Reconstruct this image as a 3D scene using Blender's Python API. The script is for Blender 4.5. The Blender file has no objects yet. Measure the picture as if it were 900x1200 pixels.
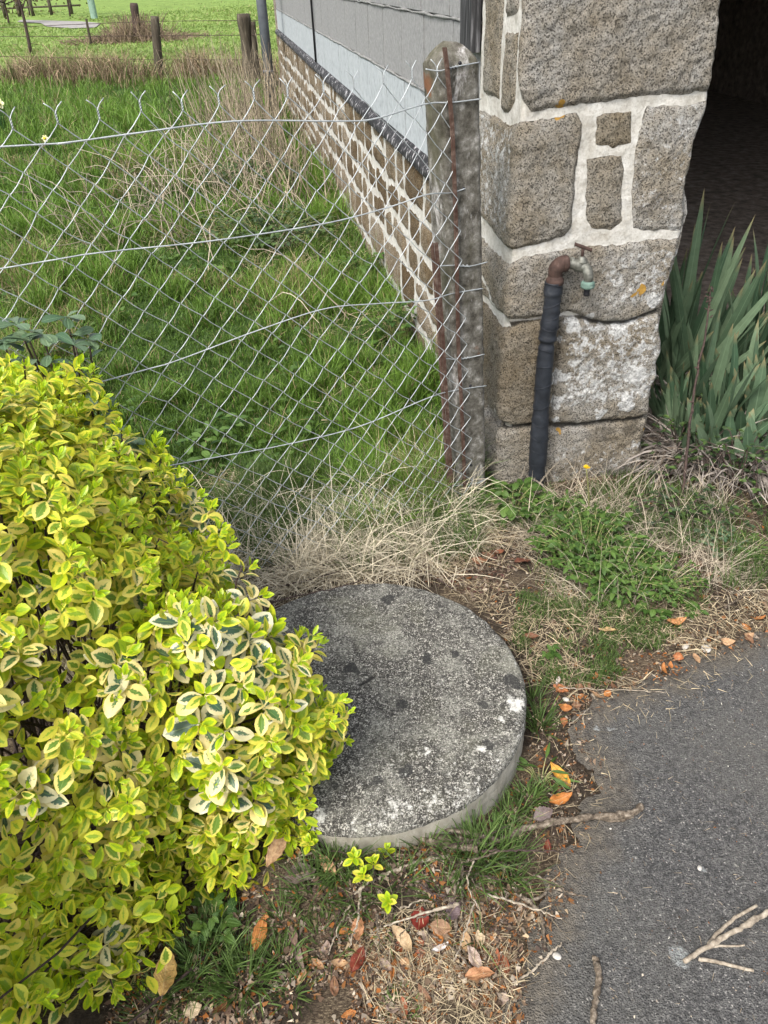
import bpy, math, random
import numpy as np
from mathutils import Matrix, Vector
from mathutils.geometry import tessellate_polygon

rng = np.random.default_rng(7)
random.seed(7)
scene = bpy.context.scene
col = scene.collection
A_ = np.array

# ------------------------------------------------------------------ camera
TH, PH, F, H = math.radians(35.4), math.radians(-2.5), 898.0, 1.55
fw = A_([0, math.cos(TH), -math.sin(TH)]); up0 = A_([0, math.sin(TH), math.cos(TH)]); rt0 = A_([1., 0, 0])
RT = math.cos(PH)*rt0 + math.sin(PH)*up0
UP = -math.sin(PH)*rt0 + math.cos(PH)*up0
cam_d = bpy.data.cameras.new('camera'); cam = bpy.data.objects.new('camera', cam_d); col.objects.link(cam)
cam_d.sensor_fit = 'VERTICAL'; cam_d.sensor_height = 36; cam_d.sensor_width = 27; cam_d.lens = F/1200*36
cam_d.clip_start = .02; cam_d.clip_end = 2000
cam.matrix_world = Matrix(((RT[0], UP[0], -fw[0], 0), (RT[1], UP[1], -fw[1], 0), (RT[2], UP[2], -fw[2], H), (0, 0, 0, 1)))
scene.camera = cam

# ------------------------------------------------------------------ world and sun
SUN_EL, SUN_AZ = math.radians(52), math.radians(215)   # azimuth clockwise from +Y
world = bpy.data.worlds.new('World'); scene.world = world; world.use_nodes = True
wn = world.node_tree; bg = wn.nodes['Background']
sky = wn.nodes.new('ShaderNodeTexSky'); sky.sky_type = 'NISHITA'; sky.sun_disc = False
sky.sun_elevation = SUN_EL; sky.sun_rotation = SUN_AZ; sky.air_density = 1.0; sky.dust_density = 4.0; sky.ozone_density = 1.0
hs_ = wn.nodes.new('ShaderNodeHueSaturation'); hs_.inputs['Saturation'].default_value = .45   # thin cloud greys the sky
wn.links.new(sky.outputs[0], hs_.inputs['Color']); wn.links.new(hs_.outputs[0], bg.inputs[0]); bg.inputs[1].default_value = 0.15
sd = bpy.data.lights.new('sun', 'SUN'); sd.energy = 1.35; sd.angle = math.radians(18); sd.color = (1, .955, .89)
sun = bpy.data.objects.new('sun', sd); col.objects.link(sun)
sv = Vector((math.sin(SUN_AZ)*math.cos(SUN_EL), math.cos(SUN_AZ)*math.cos(SUN_EL), math.sin(SUN_EL)))
sun.rotation_euler = sv.to_track_quat('Z', 'Y').to_euler(); sun.location = (0, -3, 6)
scene.view_settings.view_transform = 'Standard'; scene.view_settings.look = 'None'
scene.view_settings.exposure = 1.08; scene.view_settings.gamma = 1
scene.cycles.use_denoising = True
scene.cycles.max_bounces = 6; scene.cycles.diffuse_bounces = 3; scene.cycles.transparent_max_bounces = 4

# ------------------------------------------------------------------ helpers
def ray(x, y): return fw + RT*((x-450)/F) + UP*((600-y)/F)
def G(x, y, z=0.0):
    d = ray(x, y); t = (z-H)/d[2]; return A_([0, 0, H]) + d*t
def GP(pts, z=0.0): return A_([G(x, y, z)[:2] for x, y in pts])
C0 = A_([.42, 2.31, 0.]); ux = A_([.988, .154, 0.]); uy = A_([-.154, .988, 0.])   # the building's own axes
def LW(s, d, z): return C0 + ux*s + uy*d + A_([0, 0, z])
def plane_hit(x, y, P, N):
    d = ray(x, y); O = A_([0, 0, H]); return O + d*(((P-O)@N)/(d@N))
def front(x, y): p = plane_hit(x, y, C0, uy) - C0; return (p@ux, p[2])
def side(x, y): p = plane_hit(x, y, C0, ux) - C0; return (-(p@uy), p[2])

def hsh(i, j, k):
    n = (i*374761393 + j*668265263 + k*2147483647 + 1013904223) & 0xffffffff
    n = ((n ^ (n >> 13))*1274126177) & 0xffffffff
    return ((n ^ (n >> 16)) & 0xffff)/65535.0
def vnoise(p):
    p = np.asarray(p, float)
    if p.shape[1] == 2: p = np.c_[p, np.zeros(len(p))]
    i = np.floor(p).astype(np.int64); f = p - i; f = f*f*(3-2*f); r = 0
    for a in (0, 1):
        for b in (0, 1):
            for c in (0, 1):
                w = (f[:, 0] if a else 1-f[:, 0])*(f[:, 1] if b else 1-f[:, 1])*(f[:, 2] if c else 1-f[:, 2])
                r = r + w*hsh(i[:, 0]+a, i[:, 1]+b, i[:, 2]+c)
    return r
def fbm(p, o=4):
    p = np.asarray(p, float); s = 0; a = .5; t = 0
    for k in range(o): s = s + a*vnoise(p*(2**k)+17.3*k); t += a; a *= .5
    return s/t
def smooth(a, b, x): t = np.clip((x-a)/(b-a), 0, 1); return t*t*(3-2*t)
def inside(P, poly):
    px, py = P[:, 0], P[:, 1]; c = np.zeros(len(P), bool); j = len(poly)-1
    for i in range(len(poly)):
        xi, yi = poly[i]; xj, yj = poly[j]
        m = ((yi > py) != (yj > py)) & (px < (xj-xi)*(py-yi)/(yj-yi+1e-12)+xi); c ^= m; j = i
    return c
def sdist(P, poly):
    """distance to a polygon's edge, positive inside"""
    d = np.full(len(P), 1e9)
    for i in range(len(poly)):
        a = A_(poly[i-1], float); b = A_(poly[i], float); ab = b-a; L = (ab@ab)+1e-12
        t = np.clip(((P-a)@ab)/L, 0, 1); q = P-(a+t[:, None]*ab); d = np.minimum(d, np.hypot(q[:, 0], q[:, 1]))
    return np.where(inside(P, poly), d, -d)

def tagit(o, label=None, cat=None, group=None, kind=None):
    if label: o['label'] = label
    if cat: o['category'] = cat
    if group: o['group'] = group
    if kind: o['kind'] = kind
    return o
def thing(name, label, cat, loc=(0, 0, 0), group=None):
    o = bpy.data.objects.new(name, None); o.empty_display_size = .05; col.objects.link(o); o.location = loc
    return tagit(o, label, cat, group)
def mesh(name, V, Fc, mat, parent=None, data=None, smooth_=True, extra=None):
    """V: n x 3 world coordinates; Fc: list of face arrays (each m x k)"""
    V = np.asarray(V, np.float32)
    if not isinstance(Fc, list): Fc = [Fc]
    me = bpy.data.meshes.new(name); me.vertices.add(len(V))
    off = np.zeros(3, np.float32)
    if parent is not None:
        p = parent
        while p is not None: off += np.array(p.location, np.float32); p = p.parent
    me.vertices.foreach_set('co', (V-off).ravel())
    idx = np.concatenate([np.asarray(f, np.int32).ravel() for f in Fc])
    tot = np.concatenate([np.full(len(f), len(f[0]), np.int32) for f in Fc if len(f)])
    me.loops.add(len(idx)); me.loops.foreach_set('vertex_index', idx)
    me.polygons.add(len(tot)); st = np.zeros(len(tot), np.int32); st[1:] = np.cumsum(tot)[:-1]
    me.polygons.foreach_set('loop_start', st); me.polygons.foreach_set('loop_total', tot)
    me.polygons.foreach_set('use_smooth', np.full(len(tot), smooth_, bool))
    if data is not None:
        data = np.asarray(data, np.float32)
        if data.shape[1] == 3: data = np.c_[data, np.ones(len(data), np.float32)]
        a = me.attributes.new('data', 'FLOAT_COLOR', 'POINT'); a.data.foreach_set('color', data.ravel())
    if extra:
        for k, v in extra.items():
            a = me.attributes.new(k, 'FLOAT', 'POINT'); a.data.foreach_set('value', np.asarray(v, np.float32))
    me.update(calc_edges=True); me.validate()
    me.materials.append(mat)
    o = bpy.data.objects.new(name, me); col.objects.link(o)
    if parent is not None: o.parent = parent
    return o
class MB:
    def __init__(s): s.V = []; s.F = {}; s.D = []; s.n = 0
    def add(s, V, Fc, D=None):
        V = np.asarray(V, float)
        for f in (Fc if isinstance(Fc, list) else [Fc]):
            if len(f): f = np.asarray(f); s.F.setdefault(f.shape[1], []).append(f+s.n)
        s.V.append(V); s.n += len(V)
        if D is not None: s.D.append(np.broadcast_to(np.asarray(D, float), (len(V), len(D) if np.ndim(D) == 1 else np.shape(D)[1])))
    def build(s, name, mat, parent=None, smooth_=True):
        return mesh(name, np.concatenate(s.V), [np.concatenate(f) for f in s.F.values()], mat, parent,
                    np.concatenate(s.D) if s.D else None, smooth_)
def box(c, sz, ax=None):
    """box centred at c, sizes sz, axes rows of ax"""
    ax = np.eye(3) if ax is None else np.asarray(ax)
    sg = A_([[x, y, z] for x in (-1, 1) for y in (-1, 1) for z in (-1, 1)], float)*.5
    return A_(c)+(sg*A_(sz))@ax, A_([[0, 1, 3, 2], [4, 6, 7, 5], [0, 4, 5, 1], [2, 3, 7, 6], [0, 2, 6, 4], [1, 5, 7, 3]])
BX = A_([ux, uy, [0, 0, 1.]])
def tube(P, r, k=6, cap=True, squash=None):
    P = np.asarray(P, float); n = len(P); r = np.broadcast_to(r, (n,))
    T = np.gradient(P, axis=0); T /= np.linalg.norm(T, axis=1)[:, None]+1e-12
    ref = A_([0, 0, 1.]) if abs(T[0][2]) < .9 else A_([1., 0, 0])
    V = []; nrm = np.cross(T[0], ref); nrm /= np.linalg.norm(nrm)
    an = np.arange(k)*2*np.pi/k
    for i in range(n):
        nrm = nrm - T[i]*(nrm@T[i]); nrm /= np.linalg.norm(nrm)+1e-12; b = np.cross(T[i], nrm)
        V.append(P[i]+r[i]*(np.cos(an)[:, None]*nrm+np.sin(an)[:, None]*b))
    V = np.concatenate(V); j = np.arange(k); q = []
    for i in range(n-1): q.append(np.c_[i*k+j, i*k+(j+1) % k, (i+1)*k+(j+1) % k, (i+1)*k+j])
    Fc = [np.concatenate(q)]
    if cap: Fc.append(A_([list(range(k))[::-1], list(range((n-1)*k, n*k))]))
    return V, Fc
def addt(mb, P, r, k=6, D=None, cap=True):
    V, Fc = tube(P, r, k, cap); mb.add(V, Fc, D)
def lathe(c, axis, prof, k=24):
    """prof: list of (radius, along)"""
    axis = A_(axis, float); axis /= np.linalg.norm(axis); ref = A_([0, 0, 1.]) if abs(axis[2]) < .9 else A_([1., 0, 0])
    a = np.cross(axis, ref); a /= np.linalg.norm(a); b = np.cross(axis, a); an = np.arange(k)*2*np.pi/k
    V = np.concatenate([A_(c)+axis*h+r*(np.cos(an)[:, None]*a+np.sin(an)[:, None]*b) for r, h in prof])
    j = np.arange(k); n = len(prof)
    Fc = [np.concatenate([np.c_[i*k+j, i*k+(j+1) % k, (i+1)*k+(j+1) % k, (i+1)*k+j] for i in range(n-1)]),
          A_([list(range(k))[::-1], list(range((n-1)*k, n*k))])]
    return V, Fc
def curve(pts, n=24, jit=0.0, seed=0):
    """smooth polyline through control points with a little wobble"""
    pts = np.asarray(pts, float); m = len(pts); t = np.linspace(0, m-1, n); i = np.minimum(t.astype(int), m-2); f = (t-i)[:, None]
    p0 = pts[np.maximum(i-1, 0)]; p1 = pts[i]; p2 = pts[i+1]; p3 = pts[np.minimum(i+2, m-1)]
    P = .5*((2*p1)+(-p0+p2)*f+(2*p0-5*p1+4*p2-p3)*f**2+(-p0+3*p1-3*p2+p3)*f**3)
    if jit:
        r = np.random.default_rng(seed); P[1:-1] += r.normal(0, jit, (n-2, 3))
    return P

def blades(P, L, W, az, lean, curl, c0, c1, n=3, roll=None):
    m = len(P); L = np.broadcast_to(L, (m,)); W = np.broadcast_to(W, (m,))
    lean = np.broadcast_to(lean, (m,)); curl = np.broadcast_to(curl, (m,))
    c0 = np.broadcast_to(c0, (m, 3)); c1 = np.broadcast_to(c1, (m, 3))
    dh = np.c_[np.cos(az), np.sin(az), np.zeros(m)]; pp = np.c_[-np.sin(az), np.cos(az), np.zeros(m)]
    roll = rng.uniform(-1, 1, m) if roll is None else roll
    V = np.zeros((m, n+1, 2, 3)); D = np.zeros((m, n+1, 2, 3)); c = np.array(P, float)
    for i in range(n+1):
        t = i/n; th = lean+curl*t
        dr = np.sin(th)[:, None]*dh+np.cos(th)[:, None]*A_([0, 0, 1.])
        nm = np.cos(th)[:, None]*dh-np.sin(th)[:, None]*A_([0, 0, 1.])
        wv = np.cos(roll)[:, None]*pp+np.sin(roll)[:, None]*nm
        w = (W*(1-t**1.6)*.5+W*.04)[:, None]
        V[:, i, 0] = c-wv*w; V[:, i, 1] = c+wv*w
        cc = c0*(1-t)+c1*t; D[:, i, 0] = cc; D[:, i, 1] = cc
        c = c+dr*(L/n)[:, None]
    b = (np.arange(m)*(n+1)*2)[:, None, None]; k = np.arange(n)[None, :, None]*2
    Fc = (b+k+A_([0, 1, 3, 2])[None, None, :]).reshape(-1, 4)
    return V.reshape(-1, 3), Fc, D.reshape(-1, 3)

SH = {'ell': ([0, .12, .3, .5, .72, .9, 1.], [.06, .42, .86, 1., .82, .42, .02]),
      'obo': ([0, .15, .35, .55, .75, .9, 1.], [.07, .3, .66, .95, 1., .66, .05]),
      'lan': ([0, .12, .3, .5, .72, .9, 1.], [.1, .55, 1., .95, .62, .25, .01]),
      'ser': ([0, .1, .13, .3, .33, .5, .53, .7, .74, .88, 1.], [.1, .7, .95, .8, 1.05, .78, .95, .55, .68, .28, .02])}
def leaves(P, Ax, Nm, L, W, fold, curl, data, shape='ell', lite=False):
    m = len(P); vs, ws = map(np.array, SH[shape]); us = A_([-1, 0, 1.]) if lite else A_([-1, -.5, 0, .5, 1.])
    L = np.broadcast_to(L, (m,)); W = np.broadcast_to(W, (m,)); fold = np.broadcast_to(fold, (m,)); curl = np.broadcast_to(curl, (m,))
    Ax = Ax/np.linalg.norm(Ax, axis=1)[:, None]
    Nm = Nm-Ax*(Nm*Ax).sum(1)[:, None]; Nm = Nm/(np.linalg.norm(Nm, axis=1)[:, None]+1e-9); Sd = np.cross(Ax, Nm)
    nv, nu = len(vs), len(us)
    vv, uu = np.meshgrid(vs, us, indexing='ij'); w2 = np.broadcast_to(ws[:, None], (nv, nu)); w2 = w2*uu
    vv = vv.ravel(); w2 = w2.ravel(); uu = uu.ravel()
    th = curl[:, None]*vv[None]                                  # bend along the blade
    cu = np.where(np.abs(curl) < 1e-3, 1e-3, curl)[:, None]
    xa = L[:, None]*np.sin(cu*vv)/cu; za = -L[:, None]*(1-np.cos(cu*vv))/cu
    lat = (W*.5)[:, None]*w2[None]; lift = fold[:, None]*np.abs(lat)
    xa = xa+lift*np.sin(th)*1.0; za = za+lift*np.cos(th)
    V = P[:, None]+Ax[:, None]*xa[..., None]+Nm[:, None]*za[..., None]+Sd[:, None]*(lat*np.sqrt(np.clip(1-(fold**2)[:, None]*.4, .3, 1)))[..., None]
    D = np.zeros((m, nv*nu, 4)); D[..., 0] = uu*.5+.5; D[..., 1] = vv; D[..., 2] = np.asarray(data)[:, 0:1]; D[..., 3] = np.asarray(data)[:, 1:2]
    i, j = np.meshgrid(np.arange(nv-1), np.arange(nu-1), indexing='ij'); q = (i*nu+j).ravel()
    f = np.c_[q, q+1, q+nu+1, q+nu]
    Fc = (f[None]+(np.arange(m)*nv*nu)[:, None, None]).reshape(-1, 4)
    return V.reshape(-1, 3), Fc, D.reshape(-1, 4)

# ------------------------------------------------------------------ materials
class N:
    def __init__(s, name, rough=.8, spec=.3):
        s.m = bpy.data.materials.new(name); s.m.use_nodes = True; s.t = s.m.node_tree
        s.b = s.t.nodes['Principled BSDF']; s.b.inputs['Roughness'].default_value = rough
        s.b.inputs['Specular IOR Level'].default_value = spec; s.out = s.t.nodes['Material Output']
        s.tc = s.t.nodes.new('ShaderNodeTexCoord').outputs['Object']; s.bump_in = None
    def set(s, sock, v):
        if isinstance(v, bpy.types.NodeSocket): s.t.links.new(v, sock)
        elif isinstance(v, (tuple, list)): sock.default_value = (*v, 1) if len(v) == 3 and len(sock.default_value) == 4 else v
        else: sock.default_value = v
    def noise(s, scale, detail=4, rough=.55, dist=0, vec=None, col=False):
        n = s.t.nodes.new('ShaderNodeTexNoise'); n.inputs['Scale'].default_value = scale; n.inputs['Detail'].default_value = detail
        n.inputs['Roughness'].default_value = rough; n.inputs['Distortion'].default_value = dist
        s.t.links.new(vec or s.tc, n.inputs['Vector']); return n.outputs['Color' if col else 'Fac']
    def vor(s, scale, feat='F1', out='Distance', rnd=1, vec=None):
        n = s.t.nodes.new('ShaderNodeTexVoronoi'); n.feature = feat; n.inputs['Scale'].default_value = scale; n.inputs['Randomness'].default_value = rnd
        s.t.links.new(vec or s.tc, n.inputs['Vector']); return n.outputs[out]
    def mapv(s, scale=(1, 1, 1)):
        n = s.t.nodes.new('ShaderNodeMapping'); n.inputs['Scale'].default_value = scale; s.t.links.new(s.tc, n.inputs['Vector']); return n.outputs[0]
    def ramp(s, f, st, mode='LINEAR'):
        n = s.t.nodes.new('ShaderNodeValToRGB'); e = n.color_ramp.elements; n.color_ramp.interpolation = mode
        while len(e) < len(st): e.new(.5)
        for k, (p, c) in enumerate(st):
            e[k].position = p; c = (c, c, c) if np.isscalar(c) else c; e[k].color = (*c, 1)
        s.set(n.inputs[0], f); return n.outputs[0]
    def mix(s, f, a, b, mode='MIX'):
        n = s.t.nodes.new('ShaderNodeMix'); n.data_type = 'RGBA'; n.blend_type = mode
        s.set(n.inputs[0], f); s.set(n.inputs[6], a); s.set(n.inputs[7], b); return n.outputs[2]
    def math(s, op, a, b=0, c=0):
        n = s.t.nodes.new('ShaderNodeMath'); n.operation = op; s.set(n.inputs[0], a); s.set(n.inputs[1], b); s.set(n.inputs[2], c); return n.outputs[0]
    def attr(s, name='data', out='Color'):
        n = s.t.nodes.new('ShaderNodeAttribute'); n.attribute_name = name; return n.outputs[out]
    def sep(s, c):
        n = s.t.nodes.new('ShaderNodeSeparateColor'); s.t.links.new(c, n.inputs[0]); return n.outputs
    def sepx(s, c):
        n = s.t.nodes.new('ShaderNodeSeparateXYZ'); s.t.links.new(c, n.inputs[0]); return n.outputs
    def bump(s, h, strength=.5, dist=.01):
        n = s.t.nodes.new('ShaderNodeBump'); n.inputs['Strength'].default_value = strength; n.inputs['Distance'].default_value = dist
        s.set(n.inputs['Height'], h)
        if s.bump_in: s.t.links.new(s.bump_in, n.inputs['Normal'])
        s.bump_in = n.outputs[0]; s.t.links.new(s.bump_in, s.b.inputs['Normal'])
    def color(s, c): s.set(s.b.inputs['Base Color'], c)
    def rough(s, c): s.set(s.b.inputs['Roughness'], c)
    def translucent(s, c, f=.35):
        t = s.t.nodes.new('ShaderNodeBsdfTranslucent'); s.set(t.inputs[0], c); mx = s.t.nodes.new('ShaderNodeMixShader'); mx.inputs[0].default_value = f
        s.t.links.new(s.b.outputs[0], mx.inputs[1]); s.t.links.new(t.outputs[0], mx.inputs[2]); s.t.links.new(mx.outputs[0], s.out.inputs[0])
        if s.bump_in: s.t.links.new(s.bump_in, t.inputs['Normal'])

def m_blade():
    n = N('grass_blade', .5, .35); c = n.attr(); n.color(c); n.translucent(c, .35); return n.m
def m_straw():
    n = N('dry_straw', .75, .15); c = n.attr(); c = n.mix(.25, c, n.ramp(n.noise(60, 2), [(.3, .35), (.7, 1.)]), 'MULTIPLY'); n.color(c); n.translucent(c, .15); return n.m
def granite(name, pale=(.50, .475, .43), dark=(.085, .075, .062), tint=(.62, .55, .42)):
    """data: R mortar, G stone tone, B crack/dirt, A lichen"""
    n = N(name, .9, .25); a = n.attr(); R, Gc, B = n.sep(a)[:3]; Al = n.attr(out='Alpha')
    och = n.attr('ochre', 'Fac')
    grain = n.noise(330, 4, .8); g2 = n.vor(300, 'F1', 'Color'); g2v = n.sep(g2)[0]; big = n.noise(5, 5, .6); med = n.noise(22, 5, .65)
    c = n.ramp(grain, [(.34, dark), (.45, tuple(x*.62 for x in pale)), (.56, pale), (.68, (.60, .58, .54))])
    c = n.mix(n.ramp(g2v, [(.0, .0), (.62, .0), (.66, .75)]), c, n.ramp(g2v, [(.66, (.05, .045, .04)), (.84, (.08, .07, .06)), (.86, (.55, .53, .50))], 'CONSTANT'))
    c = n.mix(n.ramp(med, [(.36, .7), (.58, .0)]), c, tint, 'MULTIPLY')
    c = n.mix(n.ramp(big, [(.38, 0.), (.62, .65)]), c, (.62, .52, .36), 'MULTIPLY')
    c = n.mix(1., c, n.ramp(Gc, [(0, (.50, .43, .33)), (.3, (.80, .77, .70)), (.5, (.93, .92, .90)), (1, (1.1, 1.11, 1.12))]), 'MULTIPLY')
    lm = n.math('ADD', Al, n.math('MULTIPLY', n.math('SUBTRACT', n.noise(42, 6, .8), .5), 1.7))
    lm = n.ramp(lm, [(.42, 0.), (.56, 1.)])
    c = n.mix(lm, c, n.ramp(n.noise(150, 3, .7), [(.34, (.22, .21, .20)), (.47, (.60, .60, .58)), (.6, (.80, .80, .78))]))
    om = n.ramp(n.math('ADD', och, n.math('MULTIPLY', n.math('SUBTRACT', n.noise(60, 4, .7), .5), .9)), [(.45, 0.), (.6, 1.)])
    c = n.mix(om, c, (.50, .29, .06))
    dk = n.ramp(n.math('ADD', B, n.math('MULTIPLY', n.math('SUBTRACT', n.noise(30, 5, .7), .5), .8)), [(.35, 0.), (.75, .85)])
    c = n.mix(dk, c, (.055, .05, .042))
    mo = n.ramp(n.noise(18, 6, .7), [(.28, (.32, .29, .24)), (.45, (.52, .50, .45)), (.7, (.70, .69, .65))])
    mo = n.mix(n.ramp(n.noise(120, 3, .7), [(.35, .6), (.5, 0.)]), mo, (.33, .30, .25))
    mm = n.ramp(n.math('ADD', R, n.math('MULTIPLY', n.math('SUBTRACT', n.noise(70, 4, .7), .5), .35)), [(.42, 0.), (.54, 1.)])
    c = n.mix(mm, c, mo); n.color(c)
    h = n.math('ADD', n.math('MULTIPLY', grain, .6), n.math('MULTIPLY', n.noise(70, 6, .7), 1.2))
    h = n.math('MULTIPLY', h, n.math('SUBTRACT', 1.3, mm)); n.bump(h, 1., .010); return n.m
def m_concrete_post():
    n = N('weathered_concrete', .92, .2); v = n.mapv((1, 1, .35)); z = n.sepx(n.tc)[2]
    c = n.ramp(n.noise(30, 6, .7), [(.34, (.05, .045, .036)), (.47, (.125, .115, .095)), (.58, (.20, .19, .165)), (.68, (.40, .38, .35))])
    c = n.mix(n.ramp(n.noise(11, 6, .75, vec=v), [(.54, 0.), (.63, .85)]), c, n.ramp(n.noise(90, 3), [(.35, (.3, .28, .26)), (.6, (.66, .64, .62))]))
    c = n.mix(n.ramp(n.noise(7, 4, .6, vec=v), [(.5, 0.), (.66, .7)]), c, (.10, .095, .055))
    c = n.mix(n.ramp(n.math('ADD', z, n.math('MULTIPLY', n.noise(18, 4), .08)), [(.0, 0.), (1., 0.)]), c, (.3, .3, .2))
    c = n.mix(n.ramp(n.noise(9, 3, .5), [(.66, 0.), (.72, .8)]), c, (.20, .085, .04))
    n.color(c); n.b.inputs['Base Color'].links and None; n.bump(n.noise(140, 5, .8), .9, .005); n.bump(n.noise(25, 4, .6), .5, .008); return n.m
def m_mill():
    """data: R dark spot, G white patch, B side(1)/top(0), A grey tone"""
    n = N('millstone_concrete', .93, .2); R, Gc, B = n.sep(n.attr())[:3]
    fine = n.noise(270, 3, .8); mid = n.noise(55, 6, .75); big = n.noise(6, 5, .6)
    c = n.ramp(n.math('ADD', n.math('MULTIPLY', fine, .6), n.math('MULTIPLY', n.noise(120, 4, .8), .4)), [(.44, (.038, .036, .031)), (.505, (.085, .080, .069)), (.535, (.23, .22, .19)), (.588, (.68, .65, .57))])
    c = n.mix(n.ramp(mid, [(.42, .6), (.54, 0.)]), c, (.05, .048, .045))
    c = n.mix(n.ramp(n.noise(9, 6, .75, .4), [(.47, 0.), (.62, .55)]), c, n.ramp(n.noise(200, 4, .8), [(.42, (.08, .078, .065)), (.58, (.56, .55, .47))]))
    c = n.mix(n.ramp(big, [(.55, 0.), (.75, .35)]), c, (.16, .16, .10))
    rm = n.ramp(n.math('ADD', R, n.math('MULTIPLY', n.math('SUBTRACT', n.noise(80, 3), .5), .7)), [(.4, 0.), (.6, .8)])
    c = n.mix(rm, c, (.035, .035, .034))
    wm = n.ramp(n.math('ADD', Gc, n.math('MULTIPLY', n.math('SUBTRACT', n.noise(70, 5, .75), .5), 1.4)), [(.5, 0.), (.62, 1.)])
    c = n.mix(wm, c, n.ramp(n.noise(120, 3, .7), [(.35, (.34, .33, .29)), (.6, (.70, .69, .64))]))
    sc = n.ramp(n.noise(24, 6, .7, vec=n.mapv((1, 1, .4))), [(.3, (.24, .22, .17)), (.6, (.46, .43, .36))])
    c = n.mix(n.ramp(n.math('ADD', B, n.math('MULTIPLY', n.math('SUBTRACT', mid, .5), .5)), [(.4, 0.), (.6, 1.)]), c, sc)
    n.color(c); n.bump(n.math('ADD', n.math('MULTIPLY', fine, .8), mid), .9, .004); return n.m
def m_asphalt():
    n = N('old_asphalt', .85, .3); v1 = n.vor(380, 'F1', 'Color'); vd = n.vor(300, 'F1'); a = n.sep(v1)[0]
    c = n.ramp(a, [(.0, (.055, .054, .053)), (.5, (.108, .106, .103)), (.86, (.165, .161, .153)), (.965, (.17, .165, .155)), (.992, (.40, .38, .35))])
    c = n.mix(n.ramp(n.noise(95, 4, .8), [(.40, .7), (.53, 0.)]), c, (.03, .03, .031))
    c = n.mix(n.ramp(n.noise(4, 6, .65), [(.42, 0.), (.7, .5)]), c, (.135, .13, .115))
    sp = n.ramp(n.noise(38, 3, .6), [(.72, 0.), (.75, .7)]); c = n.mix(sp, c, (.26, .25, .22))
    edge = n.attr('edge', 'Fac'); em = n.ramp(n.math('ADD', edge, n.math('MULTIPLY', n.math('SUBTRACT', n.noise(22, 6, .7), .5), .9)), [(.35, 0.), (.85, .75)])
    c = n.mix(em, c, n.ramp(n.noise(60, 5, .7), [(.35, (.055, .048, .04)), (.65, (.19, .165, .13))]))
    st = n.ramp(n.attr('stain', 'Fac'), [(.1, 0.), (.9, 1.)]); stm = n.ramp(n.math('ADD', st, n.math('MULTIPLY', n.math('SUBTRACT', n.noise(120, 4, .8), .5), 1.2)), [(.5, 0.), (.8, .8)])
    c = n.mix(stm, c, n.ramp(n.noise(160, 3), [(.35, (.16, .165, .16)), (.6, (.38, .40, .39))]))
    n.color(c); h = n.math('ADD', n.math('MULTIPLY', n.math('SUBTRACT', 1, vd), 1.), n.math('MULTIPLY', n.noise(95, 4, .8), 1.6)); n.bump(h, .9, .005); return n.m
def m_ground():
    """data R: grass share, G: dry litter share, B: far field"""
    n = N('soil_and_turf', .95, .15); R, Gc, B = n.sep(n.attr())[:3]
    s = n.ramp(n.noise(90, 6, .75), [(.36, (.014, .010, .007)), (.5, (.045, .034, .025)), (.66, (.13, .10, .075))])
    s = n.mix(n.ramp(n.noise(12, 5, .7), [(.4, 0.), (.65, .5)]), s, (.05, .04, .03))
    d = n.ramp(n.noise(130, 5, .8, vec=n.mapv((1, 2.5, 1))), [(.36, (.025, .018, .012)), (.5, (.09, .066, .045)), (.64, (.30, .24, .16))])
    s = n.mix(Gc, s, d)
    g = n.ramp(n.noise(45, 6, .75), [(.3, (.012, .026, .006)), (.5, (.032, .066, .013)), (.7, (.085, .105, .03))])
    c = n.mix(R, s, g)
    f = n.ramp(n.noise(1.3, 8, .7, vec=n.mapv((1, .45, 1))), [(.28, (.11, .15, .04)), (.5, (.18, .265, .06)), (.66, (.25, .34, .085)), (.82, (.34, .33, .14))])
    f = n.mix(n.ramp(n.noise(14, 6, .8), [(.36, .55), (.56, 0.)]), f, (.07, .12, .025))
    c = n.mix(B, c, f); n.color(c); n.bump(n.noise(110, 6, .8), .9, .008); return n.m
def simple(name, st, scale=30, rough=.8, bump=.4, spec=.3, metal=0, dist=.003, vs=None, detail=5):
    n = N(name, rough, spec); v = n.mapv(vs) if vs else None
    n.color(n.ramp(n.noise(scale, detail, .65, vec=v), st)); n.b.inputs['Metallic'].default_value = metal
    if bump: n.bump(n.noise(scale*2.5, 5, .7, vec=v), bump, dist)
    return n.m
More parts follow.
